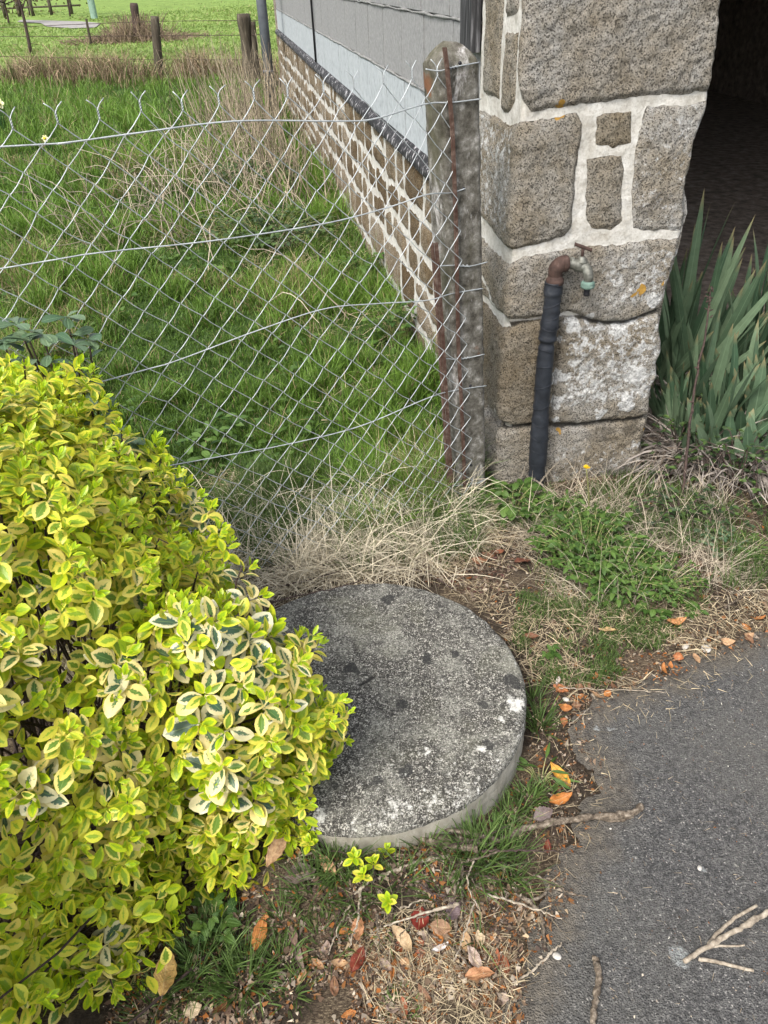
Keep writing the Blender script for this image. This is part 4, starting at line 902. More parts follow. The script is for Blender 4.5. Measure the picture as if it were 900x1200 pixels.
# grey-green shrub behind the bush
def loose_shrub(label, b, tips, seed, ll=.045):
    r = np.random.default_rng(seed); o = thing('evergreen_shrub', label, 'shrub', tuple(b)); mb = MB(); L8 = [[] for _ in range(8)]
    for tp in tips:
        tp = A_(tp, float); c = curve([b, b*.5+tp*.5+r.normal(0, .02, 3), tp], 14); addt(mb, c, np.linspace(.005, .002, 14), 5)
        for i_ in range(6, 14):
            for k_ in range(2 if i_ < 13 else 6):
                an_ = r.uniform(0, 2*np.pi); a = A_([math.cos(an_), math.sin(an_), r.uniform(-.1, .7)])
                for lst, v_ in zip(L8, (c[i_], a, A_([0, 0, 1.])+r.normal(0, .25, 3), ll*r.uniform(.7, 1.15), ll*.45, .2, .6, [r.random(), 0])): lst.append(v_)
    V, Fq, D = leaves(*map(A_, L8), shape='obo'); mesh('leaves', V, Fq, M['shrub'], o, data=D); mb.build('stems', M['bark_dark'], o)
loose_shrub('young grey-green evergreen shrub rising between the yellow bush and the mesh', A_([-.78, 1.62, 0.]), [at(78, 372, 1.74), at(20, 380, 1.72), at(50, 392, 1.7), at(104, 398, 1.76), at(-10, 384, 1.72), at(88, 405, 1.7), at(35, 400, 1.7), at(5, 402, 1.7)], 3, .056)
loose_shrub('grey-green evergreen shoots low at the back edge of the yellow bush', A_([-.55, 1.6, 0.]), [at(168, 548, 1.66), at(155, 515, 1.66), at(195, 572, 1.7), at(165, 555, 1.75), at(150, 520, 1.72), at(190, 600, 1.8), at(185, 550, 1.85), at(135, 600, 1.65), at(175, 590, 1.65)], 4, .042)

# ------------------------------------------------------------------ iris clumps
def iris(label, b, nf, L0, spread, seed):
    r = np.random.default_rng(seed); o = thing('iris_plant', label, 'iris', tuple(b), None); L8 = [[] for _ in range(8)]
    for f in range(nf):
        c = b+A_([r.uniform(-spread, spread), r.uniform(-spread, spread)*.8, 0]); yaw = r.uniform(0, np.pi); fd = A_([math.cos(yaw), math.sin(yaw), 0]); L1 = L0*r.uniform(.7, 1.08)
        tl = A_([r.normal(0, .16), r.normal(0, .12)-.03, 0]); k = r.integers(5, 8)
        for i_ in range(k):
            u = (i_/(k-1)-.5)*2; a = fd*u*.50+A_([0, 0, 1.])+tl+r.normal(0, .04, 3); nm = np.cross(fd, [0, 0, 1.])+r.normal(0, .15, 3)
            L_ = L1*(1-.38*abs(u))*r.uniform(.85, 1.1)
            for lst, v_ in zip(L8, (c+fd*u*.03, a, nm, L_, (.050 if L0 < .6 else .040)*r.uniform(.75, 1.2), .12, r.normal(0, .22), [r.random(), 0])): lst.append(v_)
    SH['irs'] = ([0, .08, .25, .45, .65, .82, .93, 1.], [.75, .9, 1., 1., .86, .6, .3, .01])
    V, Fq, D = leaves(*map(A_, L8), shape='irs'); mesh('leaves', V, Fq, M['iris'], o, data=D)
    # dead leaves collapsed round the base
    m = nf*16; Pd = b+np.c_[r.uniform(-spread*1.2, spread*1.2, m), r.uniform(-spread, spread, m)-.04, r.uniform(.01, .07, m)]
    cc = A_([.42, .37, .33])*r.uniform(.2, 1.35, (m, 1)); V, Fq, D = blades(Pd, r.uniform(.10, .30, m), r.uniform(.005, .014, m), r.uniform(0, 6.28, m), r.uniform(.5, 1.6, m), r.uniform(-.3, 1.9, m), cc, cc*.9, 4)
    settle(V, .0, .03); mesh('withered_leaves', V, Fq, M['straw'], o, data=D)
iris('iris clump pressed against the right edge of the pillar', A_([1.17, 2.48, 0]), 14, .50, .085, 1)
iris('front iris clump standing in its withered leaves behind the bramble stalk', A_([1.40, 2.46, 0]), 15, .50, .12, 2)
iris('rightmost front iris clump cut by the edge of the photo', A_([1.66, 2.42, 0]), 16, .56, .13, 3)
iris('low grey-green iris fan at the very front of the irises', A_([1.30, 2.36, 0]), 5, .34, .07, 8)
iris('tall shaded iris clump just inside the doorway next to the pillar', A_([1.28, 2.92, 0]), 12, .80, .12, 4)
iris('tall shaded iris clump in the middle of the doorway behind the others', A_([1.62, 2.95, 0]), 14, .78, .16, 5)
iris('far right shaded iris clump inside the doorway', A_([2.02, 2.85, 0]), 12, .74, .15, 6)

# bramble and stalk in front of them
bw = thing('dead_stalk', 'tall thin dark budding stalk standing in front of the irises', 'stalk', tuple(G(800, 590)))
b = G(800, 590); w0 = 2.62; tipS = at(833, 340, 2.5); mb = MB(); c = curve([b, at(806, 520, 2.6), at(815, 450, 2.56), at(827, 390, 2.52), tipS], 30, .0015, 2); addt(mb, c, np.linspace(.0055, .0025, 30), 6)
for i_ in range(26):
    t = int(rng.integers(5, 30)) if i_ < 10 else int(rng.integers(25, 30)); p = c[t]+rng.normal(0, .004, 3); d = rng.normal(0, 1, 3); d[2] = abs(d[2]); d /= np.linalg.norm(d); addt(mb, [p, p+d*.008, p+d*.016], [.002, .003, .0006], 5)
mb.build('stem', M['bark_dark'], bw)
def bramble(label, x, y, n, seed, sp_=.22, hg=.16):
    r = np.random.default_rng(seed); b = on(x, y); o = thing('bramble', label, 'bramble', tuple(b)); mb = MB(); L8 = [[] for _ in range(8)]
    for i_ in range(n):
        az = r.uniform(0, 2*np.pi); e = b+A_([math.cos(az)*sp_*r.uniform(.4, 1.2), math.sin(az)*sp_*.6, r.uniform(.01, .08)]); c = curve([b, (b+e)/2+A_([0, 0, hg*r.uniform(.4, 1.1)]), e], 14, .002, int(r.integers(99))); addt(mb, c, np.linspace(.0026, .001, 14), 5)
        for t in range(3, 14, 2):
            for k_ in range(3):
                a2 = r.uniform(0, 6.3); 
                for lst, v_ in zip(L8, (c[t], A_([math.cos(a2), math.sin(a2), .2]), A_([0, -.2, 1.])+r.normal(0, .3, 3), .020*r.uniform(.6, 1.3), .014, .2, .5, [r.random()**1.6, 0])): lst.append(v_)
    V, Fq, D = leaves(*map(A_, L8), shape='ser'); mesh('leaves', V, Fq, M['bram'], o, data=D); mb.build('stems', M['bark_dark'], o)
bramble('trailing bramble with dark leaves at the foot of the iris clumps', 860, 570, 22, 1, .26, .16)
bramble('bramble sprays with dull green leaves beside the pillar foot', 795, 540, 14, 2, .16, .2)
bramble('low bramble tangle on the verge left of the irises', 800, 610, 16, 3, .24, .08)

# ------------------------------------------------------------------ flowers
b = on(690, 610); o = thing('dandelion', 'single yellow flower on a pale upright stem in front of the pillar foot', 'flower', tuple(b)); tp = at(687, 549, 2.36)
mb = MB(); addt(mb, curve([b, (b+tp)/2+A_([.004, 0, 0]), tp], 10), .0024, 8); mb.build('stem', M['stem'], o)
m = 60; an_ = rng.uniform(0, 6.28, m); op = rng.uniform(.1, 1.2, m); ax = np.c_[np.cos(an_)*np.sin(op), np.sin(an_)*np.sin(op), np.cos(op)]; V, Fq, D = leaves(np.repeat(tp[None], m, 0), ax, np.cross(ax, rng.normal(size=(m, 3))), .013, .003, .1, .2, np.zeros((m, 2)), 'lan', True); mesh('petals', V, Fq, M['yellow'], o, data=D)
def daff(label, b, tp, sc=1.):
    o = thing('daffodil', label, 'flower', tuple(b)); mb = MB(); addt(mb, curve([b, (b+tp)/2, tp], 10), .004*sc, 6); mb.build('stem', M['weed'], o)
    fdn = A_([0, -.9, .1]); m = 6; an_ = np.arange(m)*np.pi/3; ax = np.c_[np.cos(an_), -.15+0*an_, np.sin(an_)]; V, Fq, D = leaves(np.repeat(tp[None], m, 0), ax, np.repeat(-fdn[None], m, 0), .042*sc, .028*sc, .1, .2, np.zeros((m, 2)), 'ell'); mesh('petals', V, Fq, M['cream'], o, data=D)
    mb = MB(); mb.add(*lathe(tp, fdn, [(.008*sc, 0), (.011*sc, .015*sc), (.016*sc, .026*sc)], 12)); mb.build('trumpet', M['yellow'], o)
    P_ = b+rng.normal(0, .03, (14, 3))*A_([1, 1, 0]); az = rng.uniform(0, 6.28, 14); V, Fq, D = blades(P_, (tp[2]-b[2])*rng.uniform(.7, 1.05, 14), .012*sc, az, .12, .35, (.03, .08, .02), (.05, .13, .03), 4); mesh('leaves', V, Fq, M['blade'], o, data=D)
tp = G(-1, 121, .34); daff('pale daffodil at the left edge of the photo beyond the mesh', tp*A_([1, 1, 0])+A_([-.05, -.02, 0]), tp, 1.7)
tp = G(53, 162, .16); daff('small pale daffodil bud low in the grass under the top straining wire', tp*A_([1, 1, 0]), tp, .95)

# ------------------------------------------------------------------ lawn, verge grass, straw (stuff)
def clumpy(P, sc, o=3): return fbm(P*sc+11, o)
# lawn behind the mesh
n_ = 330000; Yv = 1.5*(16.2/1.5)**rng.random(n_)                   # density falls with distance
Xmin = -(.62*Yv+.35); Xmax = np.minimum(wall_x(Yv)+.02, .62*Yv); Xv = Xmin+(Xmax-Xmin)*rng.random(n_)
P = np.c_[Xv, Yv]; ok = (fence_side(P)+(fbm(P*6)-.5)*.25 > -.02) & (Xmax > Xmin) & (rng.random(n_) < np.clip((Xmax-Xmin)/(1.0*Yv), .2, 1))
cl1 = clumpy(P, 2.2); cl2 = clumpy(P, 9.); ok &= rng.random(n_) < .35+1.3*smooth(.25, .6, cl2); P, cl1, cl2 = P[ok], cl1[ok], cl2[ok]; m = len(P)
dist = P[:, 1]; Lg = (.028+.17*smooth(.38, .72, cl1*.5+cl2*.5))*rng.uniform(.5, 1.3, m)*(1+.03*dist); Wg = np.clip(.0016*dist**.75, .0022, .010)*rng.uniform(.7, 1.4, m)
gA = A_([.05, .105, .016]); gB = A_([.13, .235, .035]); gC = A_([.20, .24, .06]); gD = A_([.34, .27, .14])
t = np.clip(cl1*1.6-.3+rng.normal(0, .2, m), 0, 1)[:, None]; c0 = gA*(1-t)+gB*t; dry = (rng.random(m) < .05+.30*smooth(.52, .75, fbm(P*1.7+31)))[:, None]
c0 = np.where(dry, gD*rng.uniform(.6, 1.2, (m, 1)), c0*rng.uniform(.7, 1.35, (m, 1))); c1 = np.where(dry, c0*1.1, c0*1.4+A_([.02, .02, 0]))
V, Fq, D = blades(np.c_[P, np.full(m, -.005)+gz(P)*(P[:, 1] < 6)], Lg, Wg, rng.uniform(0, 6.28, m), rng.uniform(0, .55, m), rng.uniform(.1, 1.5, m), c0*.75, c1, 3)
lawn_mesh = 1
Pw = P[(rng.random(m) < .035) & (dist < 9)]; Pw = Pw[smooth(.45, .6, fbm(Pw*3+50)) > rng.random(len(Pw))]; mw = len(Pw); aw = rng.uniform(0, 6.28, mw)
Vw, Fw, Dw = leaves(np.c_[Pw, rng.uniform(.01, .07, mw)], np.c_[np.cos(aw), np.sin(aw), rng.uniform(0, .6, mw)], np.c_[rng.normal(0, .3, (mw, 2)), np.ones(mw)], rng.uniform(.025, .06, mw), rng.uniform(.018, .035, mw), .2, .6, np.c_[rng.random(mw), np.zeros(mw)], 'ell', True)
tagit(mesh('lawn_weeds', Vw, Fw, M['weed'], data=Dw), 'broad-leaved weeds low among the grass beyond the mesh', 'weeds', kind='stuff')
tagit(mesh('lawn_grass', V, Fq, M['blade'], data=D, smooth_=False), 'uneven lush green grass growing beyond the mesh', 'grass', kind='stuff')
# field beyond the wire fence
n_ = 60000; Yv = 15.8*(60/15.8)**rng.random(n_); Xv = -Yv*.56+rng.random(n_)*Yv*.56*1.0; P = np.c_[Xv, Yv]; ok = P[:, 0] < -.06*Yv; ok &= ~inside(P, GP([(24, 22), (60, 22), (95, 24), (122, 26), (116, 34), (85, 35), (50, 33), (15, 27)])); P = P[ok]; m = len(P); cl1 = clumpy(P, .5)
t = np.clip(cl1*2-.5+rng.normal(0, .15, m), 0, 1)[:, None]; c0 = A_([.16, .235, .055])*(1-t)+A_([.27, .36, .10])*t; c0 = np.where((rng.random(m) < .06)[:, None], A_([.34, .30, .14]), c0)
V, Fq, D = blades(np.c_[P, np.zeros(m)-.01], .07*rng.uniform(.5, 1.3, m)*(1+.02*P[:, 1]), .0016*P[:, 1]*rng.uniform(.5, 1.2, m), rng.uniform(0, 6.28, m), rng.uniform(.3, 1., m), .8, c0*.9, c0*1.15, 2)
tagit(mesh('field_grass', V, Fq, M['blade'], data=D, smooth_=False), 'short bright grass of the open field beyond the wire fence', 'grass', kind='stuff')
# dead tall growth along the wire fence
n_ = 15000; Xv = rng.uniform(-11, -1.35, n_); line = 15.9+(-2-Xv)*.16; Yv = line+rng.normal(0, .32, n_); P = np.c_[Xv, Yv]; cl = clumpy(P, 1.6); ok = rng.random(n_) < smooth(.42, .62, cl)*.9+.10; P, cl = P[ok], cl[ok]; m = len(P)
c0 = A_([.30, .23, .15])*rng.uniform(.35, 1.7, (m, 1))+A_([.02, .0, 0])*rng.random((m, 1)); c0 = np.where((rng.random(m) < .15)[:, None], A_([.09, .14, .035]), c0)
V, Fq, D = blades(np.c_[P, np.zeros(m)], rng.uniform(.15, .62, m)*(.5+cl), rng.uniform(.006, .016, m), rng.uniform(0, 6.28, m), rng.uniform(0, .5, m), rng.uniform(.3, 1.9, m), c0*.7, c0*1.2, 3)
tagit(mesh('dry_hedge_bottom', V, Fq, M['straw'], data=D, smooth_=False), 'brown dead grass and weeds standing along the foot of the wire fence', 'dry grass', kind='stuff')
# straw along the foot of the mesh
n_ = 15000; s_ = rng.random(n_)**.8*1.45-.12; w_ = rng.normal(.0, .15, n_); P = FA+fence_dir*s_[:, None]+A_([.411, -.911])*w_[:, None]; cl = clumpy(P, 8); ok = (rng.random(n_) < .12+1.0*smooth(.38, .62, cl)) & (P[:, 0] < .30) & (np.hypot(*(P-mc).T) > mr+.10+.10*vnoise(P*12)); P, cl = P[ok], cl[ok]; m = len(P)
c0 = A_([.82, .73, .55])*rng.uniform(.55, 1.1, (m, 1)); az = rng.uniform(0, 6.28, m)*.5+clumpy(P, 5)*9
V, Fq, D = blades(np.c_[P, gz(P)], rng.uniform(.09, .27, m)*np.where(rng.random(m) < .06, 1.5, 1.), rng.uniform(.0014, .0032, m), rng.uniform(0, 6.28, m), rng.uniform(.05, 1.2, m), rng.uniform(.6, 2.6, m), c0*.8, c0*1.1, 6)
settle(V, .0, .035); tagit(mesh('dry_fence_grass', V, Fq, M['straw'], data=D), 'pale dead grass matted along the foot of the mesh', 'dry grass', kind='stuff')
# heap of straw in front of the post
def heap(label, x, y, r0, h0, n_, seed, colr=(.50, .42, .28), w=1., nm='straw_heap', ct='straw', lo=.4):
    r = np.random.default_rng(seed); b = on(x, y); a = r.uniform(0, 6.28, n_); rr_ = r0*np.sqrt(r.random(n_)); P = np.c_[b[0]+rr_*np.cos(a), b[1]+rr_*.7*np.sin(a), b[2]+h0*(1-(rr_/r0)**2)*r.random(n_)]
    c0 = A_(colr)*r.uniform(lo, 1.3, (n_, 1)); V, Fq, D = blades(P, r.uniform(.08, .2, n_)*w**.4, r.uniform(.0012, .0028, n_)*w, a+r.normal(0, .7, n_), r.uniform(.9, 1.5, n_), r.uniform(.1, 1.2, n_), c0, c0*1.1, 5)
    settle(V, .0, .03); tagit(mesh(nm, V, Fq, M['straw'], data=D), label, ct, kind='stuff')
heap('rounded tuft of pale dead grass in front of the concrete post', 505, 615, .13, .06, 900, 1, (.58, .50, .36))
heap('flattened straw-coloured grass in the lawn before the far wall', 240, 190, .9, .10, 2200, 4, (.42, .33, .22))
heap('grey withered strap leaves and stems tangled at the foot of the iris clumps', 845, 530, .34, .10, 620, 6, (.46, .41, .36), 3.2, 'withered_stems', 'dead leaves', .2)
heap('dark brown dead stems strewn beside the pillar foot', 785, 530, .14, .08, 160, 7, (.30, .24, .19), 2.6, 'withered_stems', 'dead leaves', .2)
# weeds at the far corner of the wall
rr_ = np.random.default_rng(8); b = A_([-1.02, 7.9, 0]); o = thing('dead_weed_thicket', 'thicket of tall dry brown weed stalks against the far end of the rubble wall', 'dead weeds', tuple(b)); mb = MB()
for i_ in range(420):
    p = b+A_([rr_.normal(0, .28), rr_.uniform(-1.9, 3.2), 0]); p[0] += -(p[1]-7.9)*.16
    if p[0] > wall_x(p[1])-.03: p[0] = wall_x(p[1])-.05-rr_.random()*.3
    hgt = rr_.uniform(.3, 1.0)*(.65 if p[1] < 7 else 1); e = p+A_([rr_.normal(-.05, .16), rr_.normal(0, .16), hgt]); c = curve([p, (p+e)/2+rr_.normal(0, .03, 3), e], 7, .006, i_); tn = A_([.48, .40, .29])*rr_.uniform(.35, 1.3)
    addt(mb, c, np.linspace(.0045, .0018, 7), 4, D=(*tn,), cap=False)
    if rr_.random() < .5:
        q_ = c[4]; addt(mb, [q_, q_+rr_.normal(0, .07, 3)+A_([0, 0, .07])], .0015, 3, D=(*tn,), cap=False)
mb.build('stalks', M['straw'], o)
rr_ = np.random.default_rng(9); b = A_([-1.4, 6.6, 0]); mb = MB()
for i_ in range(170):
    p = b+A_([rr_.normal(0, .5), rr_.normal(0, 1.0), 0]); e = p+A_([rr_.normal(-.1, .3), rr_.normal(-.1, .3), rr_.uniform(.1, .55)]); c = curve([p, (p+e)/2+A_([0, 0, .12]), e], 8, .006, i_); tn = A_([.56, .48, .37])*rr_.uniform(.45, 1.2)
    addt(mb, c, np.linspace(.004, .0014, 8), 4, D=(*tn,), cap=False)
tagit(mb.build('dry_stalks', M['straw']), 'sprawling thin dry stalks bending over the grass left of the rubble wall', 'dead weeds', kind='stuff')

# verge: grass, straw and litter by region
def zone(pts): return GP(pts)
def rand_in(poly, n_, soft=.0):
    lo, hi = poly.min(0)-soft, poly.max(0)+soft; P = lo+(hi-lo)*rng.random((n_, 2)); d = sdist(P, poly); return P[d > -soft*rng.random(n_)]
Zall = zone([(120, 1230), (200, 1090), (300, 1040), (380, 985), (560, 985), (620, 900), (622, 790), (560, 700), (470, 668), (300, 680), (240, 560), (560, 555), (760, 560), (930, 570), (930, 740), (850, 760), (760, 810), (690, 840), (690, 930), (650, 1010), (645, 1070), (600, 1130), (595, 1230)])
Zstraw = zone([(490, 670), (560, 635), (640, 650), (660, 700), (760, 730), (900, 690), (930, 740), (840, 762), (740, 812), (660, 832), (620, 800), (590, 730)])
Zbot = zone([(420, 1090), (560, 1080), (600, 1130), (600, 1220), (380, 1220)])
mb = MB()
def grasses(poly, n_, L0, L1, W0, W1, cA, cB, lean=(0, .6), curl=(.1, 1.4), soft=.03, sc=9, th=(.35, .55), seg=3):
    P = rand_in(poly, n_, soft); cl = clumpy(P, sc); ok = (rng.random(len(P)) < smooth(th[0], th[1], cl)) & (np.hypot(*(P-mc).T) > mr+.005) & (sdist(P, road_poly) < .01); P = P[ok]; m = len(P)
    t = rng.random((m, 1)); c0 = (A_(cA)*(1-t)+A_(cB)*t)*rng.uniform(.75, 1.25, (m, 1))
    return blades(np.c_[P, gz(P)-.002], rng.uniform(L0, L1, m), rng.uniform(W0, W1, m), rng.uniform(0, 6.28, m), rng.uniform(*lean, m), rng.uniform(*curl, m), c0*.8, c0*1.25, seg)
GR = ((.045, .085, .018), (.13, .20, .055))
for poly, n_, a in [
    (zone([(560, 555), (760, 550), (780, 600), (700, 640), (560, 620)]), 9000, (.02, .06)),
    (zone([(740, 580), (930, 560), (930, 690), (800, 690), (740, 650)]), 8000, (.03, .09)),
    (zone([(600, 600), (820, 610), (820, 720), (700, 720), (640, 690)]), 5000, (.02, .05)),
    (zone([(615, 700), (700, 715), (790, 740), (700, 800), (640, 800), (610, 760)]), 14000, (.012, .035)),
    (zone([(300, 560), (560, 560), (560, 650), (470, 668), (300, 680), (250, 600)]), 16000, (.05, .15))]:
    mb.add(*grasses(poly, n_, *a, .0016, .0034, *GR))
def tuft(x, y, r0, n_, L0, L1, lean=(.1, .9), colr=GR, w=.0026):
    b = on(x, y); a = rng.uniform(0, 6.28, n_); rr_ = r0*np.sqrt(rng.random(n_)); P = np.c_[b[0]+rr_*np.cos(a), b[1]+rr_*np.sin(a), np.full(n_, 0.)]; P[:, 2] = gz(P)
    ok = np.hypot(*(P[:, :2]-mc).T) > mr+.008; P, a = P[ok], a[ok]; m = len(P); t = rng.random((m, 1)); c0 = (A_(colr[0])*(1-t)+A_(colr[1])*t)*rng.uniform(.8, 1.3, (m, 1))
    mb.add(*blades(P, rng.uniform(L0, L1, m), w*rng.uniform(.7, 1.4, m), a+rng.normal(0, .6, m), rng.uniform(*lean, m), rng.uniform(.2, 1.2, m), c0*.8, c0*1.3, 5))
for a in [(560, 1005, .05, 150, .05, .12), (590, 1015, .045, 130, .05, .11), (545, 1030, .04, 70, .05, .12), (620, 935, .03, 90, .03, .07), (600, 955, .035, 110, .02, .06), (632, 850, .03, 120, .04, .09), (626, 820, .02, 50, .03, .08),
          (640, 925, .02, 40, .03, .05), (400, 1035, .04, 150, .04, .09), (370, 1060, .04, 110, .04, .09), (430, 1010, .04, 110, .04, .08), (240, 1130, .05, 260, .04, .09), (285, 1150, .045, 220, .04, .08), (215, 1160, .04, 130, .03, .07), (330, 1130, .03, 70, .03, .06), (420, 1060, .04, 90, .03, .07),
          (335, 1085, .03, 60, .03, .07), (470, 1180, .03, 90, .01, .03), (600, 1040, .02, 30, .05, .10), (345, 1165, .03, 60, .02, .05), (560, 1100, .012, 12, .06, .1), (470, 1045, .03, 60, .03, .08), (500, 1010, .03, 50, .04, .08), (380, 1110, .05, 90, .02, .05), (270, 1100, .05, 90, .03, .06), (440, 1090, .04, 60, .02, .05), (520, 1060, .03, 50, .03, .08), (180, 1180, .05, 110, .02, .05)]: tuft(*a)
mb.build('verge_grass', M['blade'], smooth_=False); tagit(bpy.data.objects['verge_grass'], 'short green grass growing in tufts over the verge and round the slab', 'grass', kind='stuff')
# loose straw lying on the verge
mb = MB()
def lying(poly, n_, L0, L1, cA, w0=.0009, w1=.0022, soft=.02, th=(.3, .5), road=.01, sc=7):
    P = rand_in(poly, n_, soft); cl = clumpy(P, sc); ok = (rng.random(len(P)) < smooth(th[0], th[1], cl)) & (np.hypot(*(P-mc).T) > mr+.01) & (sdist(P, road_poly) < road); P = P[ok]; m = len(P); c0 = A_(cA)*rng.uniform(.45, 1.3, (m, 1))
    V, Fq, D = blades(np.c_[P, gz(P)+rng.uniform(.002, .014, m)], rng.uniform(L0, L1, m), rng.uniform(w0, w1, m), rng.uniform(0, 6.28, m), rng.uniform(1.25, 1.6, m), rng.uniform(-.1, .45, m), c0, c0, 3)
    V[:, 2] = np.maximum(V[:, 2], gz(V)+.002); mb.add(V, Fq, D)
ST = (.52, .43, .28)
lying(Zstraw, 7500, .012, .07, ST, th=(.3, .5)); lying(Zbot, 2300, .012, .05, ST, .0008, .0016); lying(Zall, 12000, .015, .07, (.40, .32, .21), th=(.35, .6))
P = rand_in(zone([(600, 570), (850, 580), (860, 690), (700, 720), (620, 640)]), 1500); m = len(P); c0 = A_([.58, .50, .38])*rng.uniform(.5, 1.2, (m, 1))
mb.add(*blades(np.c_[P, gz(P)], rng.uniform(.06, .24, m), rng.uniform(.0010, .0022, m), rng.uniform(0, 6.28, m), rng.uniform(.2, 1.2, m), rng.uniform(.2, 1.4, m), c0, c0, 5))
lying(zone([(580, 590), (800, 600), (900, 650), (880, 700), (640, 700)]), 5000, .04, .14, (.50, .44, .33), .0009, .002, th=(.3, .6))
lying(zone([(250, 560), (560, 560), (590, 660), (300, 690)]), 9000, .05, .16, ST, .001, .0022, th=(.2, .4))
lying(zone([(600, 820), (700, 820), (860, 770), (880, 800), (720, 860), (700, 960), (650, 1030), (640, 1100), (600, 1190), (560, 1190), (600, 1000)]), 1400, .01, .04, ST, road=1., th=(.1, .3))
lying(zone([(600, 1190), (700, 850), (900, 780), (900, 1190)]), 330, .004, .022, (.42, .34, .24), .0007, .0014, road=9., th=(0, .1))
for poly_ in (zone([(0, 250), (420, 250), (480, 480), (300, 520), (0, 500)]),):
    P = rand_in(poly_, 9000); P = P[(clumpy(P, 1.8) > .5) & (P[:, 0] < wall_x(P[:, 1]))]; m = len(P); c0 = A_(ST)*rng.uniform(.5, 1.2, (m, 1))
    mb.add(*blades(np.c_[P, rng.uniform(.005, .05, m)], rng.uniform(.04, .16, m), rng.uniform(.0015, .003, m), rng.uniform(0, 6.28, m), rng.uniform(.7, 1.6, m), rng.uniform(-.1, .9, m), c0, c0, 3))
mb.build('loose_straw', M['straw']); tagit(bpy.data.objects['loose_straw'], 'bits of pale straw lying on the verge and tarmac edge', 'straw', kind='stuff')
# bark chips and leaf crumbs
def chips(poly, n_, a0, a1, pal, th=(.3, .5), road=.01, soft=.03, sc=10, lift=.006):
    P = rand_in(poly, n_, soft); cl = clumpy(P, sc); ok = (rng.random(len(P)) < smooth(th[0], th[1], cl)) & (np.hypot(*(P-mc).T) > mr+.006) & (sdist(P, road_poly) < road); P = P[ok]; m = len(P)
    k_ = 5; an_ = np.sort(rng.uniform(0, 6.28, (m, k_)), 1); R_ = (a0+(a1-a0)*rng.random(m)**2.2)[:, None]*rng.uniform(.5, 1.1, (m, k_)); st_ = rng.uniform(.35, 1., (m, 1)); rot = rng.uniform(0, 6.28, m)
    x = R_*np.cos(an_); y = R_*np.sin(an_)*st_; X_ = x*np.cos(rot)[:, None]-y*np.sin(rot)[:, None]; Y_ = x*np.sin(rot)[:, None]+y*np.cos(rot)[:, None]
    tx, ty = rng.normal(0, .35, (m, 1)), rng.normal(0, .35, (m, 1)); V = np.stack([P[:, :1]+X_, P[:, 1:]+Y_, (gz(P)+rng.uniform(.002, lift, m))[:, None]+X_*tx+Y_*ty], -1).reshape(-1, 3)
    V[:, 2] = np.maximum(V[:, 2], np.repeat(gz(P), k_)+.0015)
    pc = A_(pal); c0 = pc[rng.integers(0, len(pc), m)]*rng.uniform(.6, 1.3, (m, 1)); mb.add(V, np.arange(m*k_).reshape(m, k_), np.repeat(c0, k_, 0))
PAL = [(.30, .11, .03), (.36, .16, .06), (.22, .12, .06), (.40, .30, .19), (.12, .08, .055), (.07, .05, .04), (.52, .44, .34), (.26, .18, .12), (.10, .07, .05)]
PAL2 = [(.12, .08, .055), (.07, .05, .04), (.20, .15, .11), (.26, .20, .15), (.16, .10, .07), (.34, .28, .22)]
mb = MB()
chips(Zall, 70000, .0012, .008, PAL2+PAL2+PAL, th=(.2, .4)); chips(Zall, 5500, .005, .016, PAL2+PAL)
chips(zone([(620, 790), (700, 790), (800, 745), (920, 700), (930, 745), (850, 775), (740, 815), (690, 850), (705, 930), (670, 990), (640, 1000), (600, 960), (640, 860)]), 11000, .0015, .009, PAL, th=(.25, .42), road=.05)
chips(zone([(180, 1090), (300, 1045), (420, 1000), (560, 1000), (600, 1060), (590, 1210), (120, 1220)]), 14000, .002, .011, PAL+PAL2, th=(.2, .4), lift=.012)
chips(zone([(290, 640), (600, 635), (600, 690), (560, 700), (470, 668), (300, 690)]), 9000, .002, .012, PAL2+[(.10, .05, .035), (.14, .07, .06)], th=(.15, .3), lift=.014)
chips(Zbot, 9000, .0015, .010, PAL, th=(.25, .45), road=.05)
chips(zone([(480, 1000), (640, 990), (660, 1060), (620, 1130), (520, 1100)]), 3000, .0015, .009, PAL, road=.05)
chips(zone([(590, 1210), (620, 1000), (700, 850), (860, 770), (920, 760), (920, 1210)]), 1500, .0008, .0035, PAL+[(.6, .57, .5)]*3, th=(.0, .1), road=9)
mb.build('leaf_litter', M['straw'], smooth_=False); tagit(bpy.data.objects['leaf_litter'], 'brown crumbs of bark and dead leaf strewn over soil and tarmac edge', 'leaf litter', kind='stuff')

# ------------------------------------------------------------------ twigs
def twig(label, pix, r0, r1, lift=.01, branches=(), mat='bark', seed=0, cat='twig', zs=None, jit=.0012):
    zs = zs or [lift]*len(pix); P = []
    for (x, y), z in zip(pix, zs): p = G(x, y, z); P.append(p)
    r0, r1 = r0*.85, r1*.85; o = thing('fallen_twig', label, cat, tuple(P[0])); mb = MB(); n_ = 12+6*len(P); c = curve(P, n_, jit, seed); c[:, 2] = np.maximum(c[:, 2], gz(c)+r1+.004)
    rr_ = np.linspace(r0, r1, n_)*(1+.55*(vnoise(np.c_[np.arange(n_)*.8, np.full(n_, seed)])-.5)); addt(mb, c, rr_, 9); mb.build('stem', M[mat], o)
    for bp, ra, rb in branches:
        Pq = [G(x, y, z_) for x, y, z_ in bp]; mb = MB(); c2 = curve(Pq, 14, jit*.7, seed+5); c2[:, 2] = np.maximum(c2[:, 2], gz(c2)+rb); addt(mb, c2, np.linspace(ra, rb, 14), 7); mb.build('side_twig', M[mat], o)
